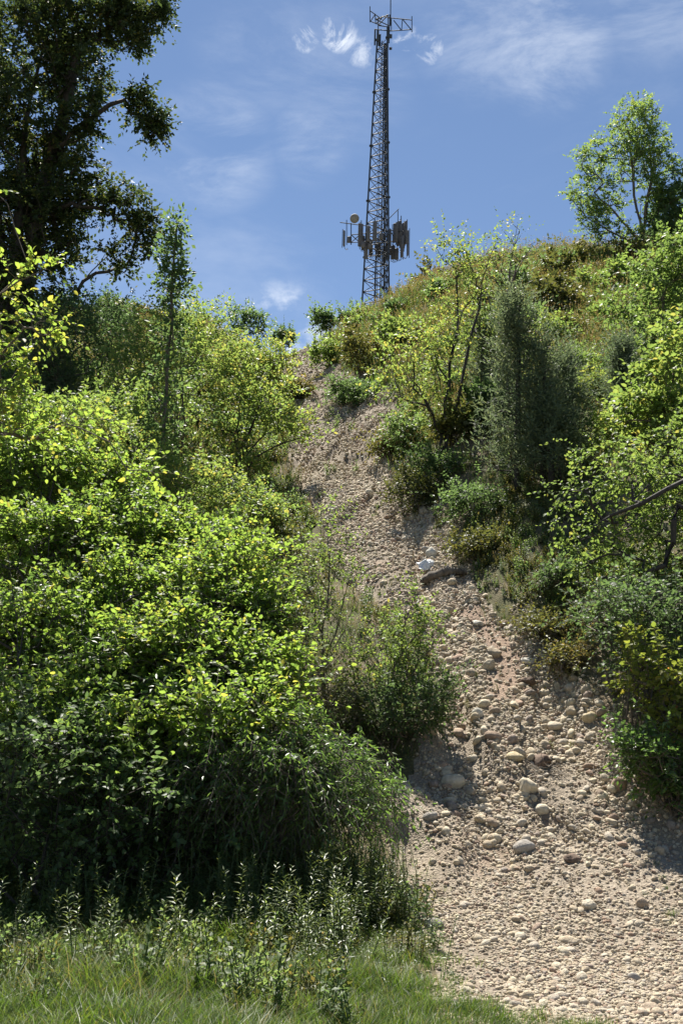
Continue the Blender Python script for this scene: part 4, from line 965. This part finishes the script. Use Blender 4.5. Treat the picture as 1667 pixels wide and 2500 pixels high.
x, y = spots(700, 7.4, 10.6, 1.0, .38)
k = (path_s(x, y)[0] < -.98 + .1 * rg.random(700)) & (vnoise(x / .7, y / .7, None, 83) > .4)
x, y = x[k], y[k]; n = len(x); scl = .35 + .55 * rg.random(n)
scatter('meadow_weeds', np.stack([x, y, height(x, y) - .02], 1), np.stack([rg.normal(0, .2, n), rg.normal(0, .2, n), rg.random(n) * 6.3], 1), np.stack([scl] * 3, 1), rg.choice([0, 1, 2, 4, 5], n), WEEDS,
        'small leafy weeds mixed into the front grass', 'weeds')
# goldenrod stand between the grass and the thicket
x = rg.uniform(-2.9, 1.0, 2600); y = rg.uniform(8.3, 11.6, 2600)
k = (vnoise(x / .5, y / .5, None, 91) > .44) & (y > 9.3 - .3 * x + .6 * rg.normal(size=2600)) & (rg.random(2600) < .6) | (rg.random(2600) < .04)
k &= (path_s(x, y)[0] < -1.0 + .14 * rg.random(2600))
x, y = x[k], y[k]; z = height(x, y); hs = rg.uniform(.25, 1.0, len(x)) * (1 - .4 * sstep(x, .1, .9)); ro = rg.random(len(x)) * 6.3
pt = np.stack([x, y, z], 1); o = np.argsort(y); nsing = min(90, len(o) // 3)
for i in o[:nsing]:
    ob = link('goldenrod', GOLD[int(rg.integers(0, 5))], None, (x[i], y[i], z[i] - .01)); ob.rotation_euler = (0, 0, ro[i]); ob.scale = (hs[i],) * 3
    ht_ = 'tall' if hs[i] > .8 else 'middling' if hs[i] > .55 else 'short'; wh_ = 'near the left edge' if x[i] < -1.4 else 'in front of the thicket' if x[i] < -.2 else 'beside the gravel'
    tag(ob, '%s leafy goldenrod stem in the grass %s' % (ht_, wh_), 'wildflower', '%s goldenrod stems %s' % (ht_, wh_))
r_ = o[nsing:]
scatter('goldenrod_stand', pt[r_] - [0, 0, .01], np.stack([np.zeros(len(r_)), np.zeros(len(r_)), ro[r_]], 1), np.stack([hs[r_]] * 3, 1), rg.integers(0, 5, len(r_)), GOLD,
        'stand of goldenrod in front of the dark thicket', 'wildflowers')

# ------------------------------------------------------------------ stones
import bmesh
def stone_mesh(seed, sub=2, flat=.62, angular=.0):
    bm = bmesh.new(); bmesh.ops.create_icosphere(bm, subdivisions=sub, radius=1.0)
    V_ = np.array([v.co[:] for v in bm.verts]); F_ = np.array([[q.index for q in f.verts] for f in bm.faces]); bm.free()
    r = np.random.default_rng(seed)
    for _ in range(9 if angular else 5):                   # knock flats off the pebble
        nn = nrm(r.normal(size=3)); h = r.uniform(.58, .82) if angular else r.uniform(.72, .95)
        dd = V_ @ nn; V_ = V_ - np.maximum(dd - h, 0)[:, None] * nn * (.95 if angular else .7)
    V_ = V_ * (1 + .22 * (vnoise(V_[:, 0] * 1.6 + 9, V_[:, 1] * 1.6, V_[:, 2] * 1.6, seed) - .5))[:, None]
    V_ = V_ * np.array([1.0, r.uniform(.62, .95), flat * r.uniform(.75, 1.15)])
    return mk_mesh('stone', V_, F_, STONE, not angular)
PEB = [stone_mesh(300 + i, 1, .6, i % 3 > 0) for i in range(12)]
COB = [stone_mesh(340 + i, 2, .62, 0) for i in range(8)] + [stone_mesh(360 + i, 2, .68, 1) for i in range(10)]

def slope_rot(x, y):
    e = .15
    dzdx = (height(x + e, y) - height(x - e, y)) / (2 * e); dzdy = (height(x, y + e) - height(x, y - e)) / (2 * e)
    return np.arctan(dzdy), -np.arctan(dzdx)

CLAY_L = np.array([G(u, v)[:2] for u, v in ((1150, 1490), (1180, 1530), (1215, 1570), (1240, 1610), (1240, 1660), (1225, 1690))])
def clay(x, y):
    x = np.asarray(x, float); y = np.asarray(y, float); d = np.full(x.shape, 9.0)
    for a, b in zip(CLAY_L[:-1], CLAY_L[1:]):
        e = b - a; t = np.clip(((x - a[0]) * e[0] + (y - a[1]) * e[1]) / (e @ e), 0, 1)
        d = np.minimum(d, np.hypot(x - a[0] - t * e[0], y - a[1] - t * e[1]))
    return 1 - sstep(d + .18 * fbm(x / .3, y / .3, 44, 3), .12, .30)

def gravel_density(x, y):
    s, w = path_s(x, y)
    inside = 1 - sstep(np.abs(s) + .5 * fbm(x / .7, y / .7, 31, 4), .86, 1.12)
    patch = sstep(vnoise(x / .9, y / .9, None, 95) + .5 * (vnoise(x / .3, y / .3, None, 96) - .5), .22, .72)
    bank = .22 * (s > 0) * (1 - sstep(s, 1.0, 1.9)) * patch
    up = 1 - .45 * sstep(y, 24, 34)
    return (inside * (.24 + .76 * patch) * up + bank) * (1 - .9 * clay(x, y))

_at = trk.data.attributes.new('clay', 'FLOAT', 'POINT'); _co = np.zeros(len(trk.data.vertices) * 3, np.float32); trk.data.vertices.foreach_get('co', _co)
_at.data.foreach_set('value', clay(_co[0::3], _co[1::3]).astype(np.float32))
# named boulders: (u, v, width px, height px, flatness, angular, label, rgb or None)
BIG = [(1105, 1905, 54, 36, 0, 'large cream oval boulder near the tip of the drooping shrub'), (1287, 1915, 46, 40, 1, 'angular cream block at the centre of the stony path'),
 (1203, 1795, 40, 30, 0, 'brown rounded stone beside the cobble heap'), (1052, 1348, 28, 34, 0, 'upright pale boulder just above the white plastic bag'), (1278, 2064, 50, 32, 0, 'grey-brown boulder in the lower gravel'),
 (1192, 1622, 30, 38, 1, 'tilted slab standing at the top of the cobble heap'), (1203, 1592, 40, 26, 0, 'smooth stone capping the cobble heap'), (1150, 1642, 28, 22, 0, 'squat stone on the left flank of the cobble heap'),
 (1290, 1612, 36, 20, 1, 'flat white slab against the right bank'), (1350, 1770, 46, 24, 0, 'long low boulder in the middle of the path'), (1058, 2252, 42, 28, 0, 'grey stone alone at the grassy edge below the cobbles'),
 (1437, 2208, 40, 22, 0, 'pale stone in the fine gravel at lower right'), (1566, 2206, 28, 24, 0, 'squarish stone near the lower right edge'), (1546, 2386, 28, 20, 0, 'small grey boulder low in the bare gravel at right'),
 (1632, 2412, 32, 18, 0, 'flat stone at the bottom right edge'), (1386, 2294, 44, 20, 0, 'pair-like humped stone in the bare gravel'), (1394, 1735, 28, 28, 0, 'round stone beside the dirt rill'), (1438, 1750, 32, 26, 0, 'yellowish boulder at the right rim'),
 (900, 1203, 26, 20, 0, 'pale stone lying in the middle of the upper path'), (924, 1182, 24, 20, 0, 'stone just upslope of its pale neighbour in the upper path'), (747, 1220, 28, 18, 0, 'reddish stone at the left rim of the upper path'), (736, 1200, 22, 14, 0, 'small pale stone at the left rim halfway up'),
 (1165, 1520, 32, 14, 1, 'flat white stone on the bare red bank'), (1040, 1340, 26, 20, 0, 'grey stone leaning on the upright boulder'), (1010, 1440, 30, 18, 0, 'broad pale stone below the fallen slab'), (898, 1453, 26, 14, 0, 'flat stone at the left rim near the thin sapling'),
 (1165, 1740, 26, 24, 0, 'white round stone by the dark bush'), (1256, 1845, 40, 20, 0, 'long yellowish stone above the cream block'), (1155, 1850, 30, 22, 0, 'pale stone upslope of the large cream boulder'), (1325, 1760, 44, 26, 1, 'tapered slab pointing down the path'),
 (1510, 1915, 38, 34, 0, 'rounded boulder at the right rim under the bush'), (1420, 1935, 22, 18, 0, 'small boulder right of the cream block'), (1325, 1975, 40, 22, 0, 'humped stone below the cream block'), (1050, 1990, 34, 26, 0, 'grey stone in the heap beside the drooping shrub')]
for i, (u, v, w, h, ang, lab) in enumerate(BIG):
    p = G(u, v + h * .35); sz = p[1] / F_PX
    me_ = stone_mesh(500 + i, 3, .75, ang); me_.materials.clear()
    me_.materials.append(ST_WHITE if 'white' in lab else ST_BROWN if 'brown rounded' in lab or 'reddish' in lab else ST_YELL if 'yellowish' in lab else ST_GREY if 'grey' in lab else ST_PALE if 'pale' in lab or 'cream' in lab else STONE)
    ob = link('boulder', me_, None, (p[0], p[1], p[2] + h * sz * .22))
    k = max(.5, .75 * h / w)
    ob.scale = (w * sz * .56, w * sz * .5, h * sz * .78); ob.rotation_euler = (.3, rg.normal(0, .12), rg.normal(0, .4))
    tag(ob, lab, 'boulder')

# cobbles one can tell apart, then the gravel between them
m = 13000
yy = 8.2 + (54 - 8.2) * rg.random(m) ** 1.7
sl, wl = path_s(np.zeros(m), yy); cl = -sl * wl
xx = cl + wl * rg.uniform(-1.05, 1.05, m)
dn = gravel_density(xx, yy)
heap = np.exp(-((yy - 17) / 2.3) ** 2) + .7 * np.exp(-((yy - 14.2) / 1.2) ** 2) + .35 * np.exp(-((yy - 22) / 3) ** 2)
sz = .02 + .066 * rg.random(m) ** 3.0
sz *= np.where(yy < 12.2, .75, 1.0) * (1 + .25 * heap)
keep = rg.random(m) < dn * np.where(yy < 11.6, .35, np.where(yy < 20, 1.0, .75))
xx, yy, sz = xx[keep], yy[keep], sz[keep]
app = sz / yy; inn = in_frame(np.stack([xx, yy, height(xx, yy)], 1), 0)[0]
o = np.argsort(-app * inn); top = o[:266]; rest = o[266:]
rx, ry = slope_rot(xx, yy); zz = height(xx, yy)
def grp(i):
    if yy[i] > 21: return 'cobble lying loose on the steep upper path', 'cobbles on the upper path'
    if yy[i] > 15: return 'cobble among the heaped stones of the middle path', 'cobbles heaped on the middle path'
    if yy[i] > 12.4: return 'cobble in the stone fan below the heap', 'cobbles in the stone fan'
    return 'cobble on the fine gravel at the path foot', 'cobbles on the lower gravel'
for i in top:
    ob = link('cobble', COB[int(rg.integers(0, len(COB)))], None, (xx[i], yy[i], zz[i] + sz[i] * .14))
    ob.scale = (sz[i], sz[i] * rg.uniform(.8, 1.1), sz[i] * rg.uniform(.8, 1.25)); ob.rotation_euler = (rx[i] + rg.normal(0, .3), ry[i] + rg.normal(0, .3), rg.random() * 6.3)
    l_, g_ = grp(i); rd = 'rounded' if [c.name for c in COB].index(ob.data.name) < 8 else 'angular'; sd_ = 'left' if path_s(xx[i], yy[i])[0] < 0 else 'right'
    g_ = '%s %s, %s half' % (rd, g_, sd_); tag(ob, '%s %s, towards its %s rim' % (rd, l_, sd_), 'cobble', g_)
def stones(name, x, y, s, variants, label, cat, bury=.12):
    n = len(x); rx, ry = slope_rot(x, y)
    scatter(name, np.stack([x, y, height(x, y) + s * bury], 1), np.stack([rx + rg.normal(0, .35, n), ry + rg.normal(0, .35, n), rg.random(n) * 6.3], 1),
            np.stack([s, s * rg.uniform(.75, 1.1, n), s * rg.uniform(.7, 1.2, n)], 1), rg.integers(0, len(variants), n), variants, label, cat)
stones('loose_stones', xx[rest], yy[rest], sz[rest], COB, 'loose cobbles crowding the washed-out path', 'stones')
m = 380000
yy = 7.0 + (56 - 7.0) * rg.random(m) ** 2.0
sl, wl = path_s(np.zeros(m), yy); xx = -sl * wl + wl * rg.uniform(-1.2, 1.9, m)
keep = (rg.random(m) < gravel_density(xx, yy) * .95) & (np.abs(xx) < .36 * yy)
xx, yy = xx[keep], yy[keep]; n = len(xx)
sz = (.006 + .040 * rg.random(n) ** 3.4) * np.clip(yy / 14, .75, 1.8)
stones('gravel', xx, yy, sz, PEB, 'pale gravel and pebbles covering the eroded path', 'gravel', .2)

# ------------------------------------------------------------------ small things on the track
# crumpled white plastic bag
p = G(1045, 1388); sz = p[1] / F_PX
gx = np.linspace(-1, 1, 26); gy = np.linspace(-1, 1, 18); X_, Y_ = np.meshgrid(gx, gy)
r = np.sqrt(X_ ** 2 + Y_ ** 2)
Z_ = .38 * (1 - np.clip(r, 0, 1) ** 2) + .5 * np.abs(fbm(X_ * 1.8 + 5, Y_ * 1.8, 401, 4)) * (1.15 - r * .5) - .06
bx = X_ * (1 + .18 * fbm(X_ * 2, Y_ * 2, 402)); by = Y_ * (1 + .3 * fbm(X_ * 2, Y_ * 2 + 3, 403))
V_ = np.stack([bx.ravel() * 24 * sz, by.ravel() * 18 * sz, Z_.ravel() * 36 * sz], 1); ii = np.arange(26 * 18).reshape(18, 26)
F_ = np.stack([ii[:-1, :-1], ii[:-1, 1:], ii[1:, 1:], ii[1:, :-1]], -1).reshape(-1, 4)
m_, n_, l_, b_ = M('white_plastic_film'); b_.inputs['Base Color'].default_value = (.82, .84, .86, 1); b_.inputs['Roughness'].default_value = .35
t_ = n_.new('ShaderNodeBsdfTranslucent'); t_.inputs[0].default_value = (.8, .82, .85, 1); x_ = n_.new('ShaderNodeMixShader'); x_.inputs[0].default_value = .4
l_.new(b_.outputs[0], x_.inputs[1]); l_.new(t_.outputs[0], x_.inputs[2]); l_.new(x_.outputs[0], n_['Material Output'].inputs['Surface'])
bag = link('plastic_bag', mk_mesh('plastic_bag', V_, F_, m_, True), None, (p[0], p[1], p[2] + .05)); bag.rotation_euler = (.62, .05, .2); bag.scale = (1.1, 1.1, 1.25)
so = bag.modifiers.new('film', 'SOLIDIFY'); so.thickness = .002
tag(bag, 'crumpled white plastic bag lying on the path below the upright boulder', 'plastic bag')
# flat slab of wood fallen across the track, dirt clods, dead brush
def slab_log(pts_px, r0, r1, name, label, cat, mat, lift=.09):
    q = np.array([G(u, v) + [0, 0, lift] for u, v in pts_px]); n = len(q)
    s = np.linspace(0, 1, 14); t0 = np.linspace(0, 1, n)
    c = np.stack([np.interp(s, t0, q[:, i]) for i in range(3)], 1); c[1:-1] += rg.normal(0, .012, (12, 3))
    V_, F_ = tubes(c, np.arange(14) - 1, np.interp(s, [0, .6, 1], [r0, r0 * .9, r1]), 7)
    b = c[0].copy(); o = link(name, mk_mesh(name, V_ - b, F_, mat, True), None, b); tag(o, label, cat)
slab_log([(1035, 1432), (1065, 1415), (1100, 1406), (1138, 1408)], .10, .05, 'fallen_log', 'weathered log lying across the path below the plastic bag', 'log', BARK)
def clod(u, v, w, h, label, seed):
    p = G(u, v); s = p[1] / F_PX; me = stone_mesh(seed, 3, .8, 0); me.materials.clear(); me.materials.append(CLOD)
    co = np.zeros(len(me.vertices) * 3, np.float32); me.vertices.foreach_get('co', co); co = co.reshape(-1, 3)
    co *= (1 + .5 * (vnoise(co[:, 0] * 4, co[:, 1] * 4, co[:, 2] * 4, seed) - .5))[:, None]; me.vertices.foreach_set('co', co.ravel().astype(np.float32))
    o = link('earth_clod', me, None, p + [0, 0, h * s * .1]); o.scale = (w * s / 2, w * s / 2.2, h * s / 1.6); o.rotation_euler = (.3, 0, seed)
    tag(o, label, 'clod')
clod(1287, 1668, 46, 30, 'dark earth clod on the rim right of the red bank', 601)
clod(1318, 1862, 60, 34, 'dark clump of earth above the cream block', 602)
clod(1395, 2100, 40, 22, 'small dark earth clod in the lower gravel', 603)
def brush(u, v, w, n, label, seed):
    r = np.random.default_rng(seed); p = G(u, v); s = p[1] / F_PX * w; nodes, par, rad = [], [], []
    for _ in range(n):
        b = np.array([r.normal(0, .25), r.normal(0, .2), .02]) * s; d = np.array([r.normal(0, 1), r.normal(0, .7), abs(r.normal(0, .35))]); d = d / np.linalg.norm(d) * s * r.uniform(.3, .8)
        k = len(nodes)
        for j in range(4):
            nodes.append(b + d * j / 3 + r.normal(0, .03 * s, 3) * (j > 0)); par.append(-1 if j == 0 else k + j - 1); rad.append(.006 * (1 - j * .25))
    V_, F_ = tubes(np.array(nodes), np.array(par), np.array(rad), 4)
    V_[:, 2] += height(V_[:, 0] + p[0], V_[:, 1] + p[1]) - p[2]
    o = link('dead_brush', mk_mesh('dead_brush', V_, F_, DEAD), None, p); tag(o, label, 'brushwood')
brush(1330, 1885, 90, 46, 'tangle of dead twigs on the clump above the cream block', 701)
brush(1075, 1430, 70, 14, 'few bleached twigs beside the fallen log', 702)
brush(800, 2010, 120, 26, 'dry twigs under the drooping shrub at the edge of the gravel', 703)
brush(1500, 1850, 100, 20, 'loose twigs hanging over the cobbles at the right rim', 704)
brush(400, 2150, 200, 34, 'bleached dead branches lying in the shade under the thicket', 705)
brush(640, 2110, 150, 30, 'dry stalks leaning at the shaded foot of the drooping shrub', 706)
print('all tris', sum(len(m.loops) - 2 * len(m.polygons) for m in bpy.data.meshes))
print('leaf tris', sum(q[1] for q in PLANT_TRIS), 'stem tris', sum(q[2] for q in PLANT_TRIS), 'objects', len(bpy.data.objects))
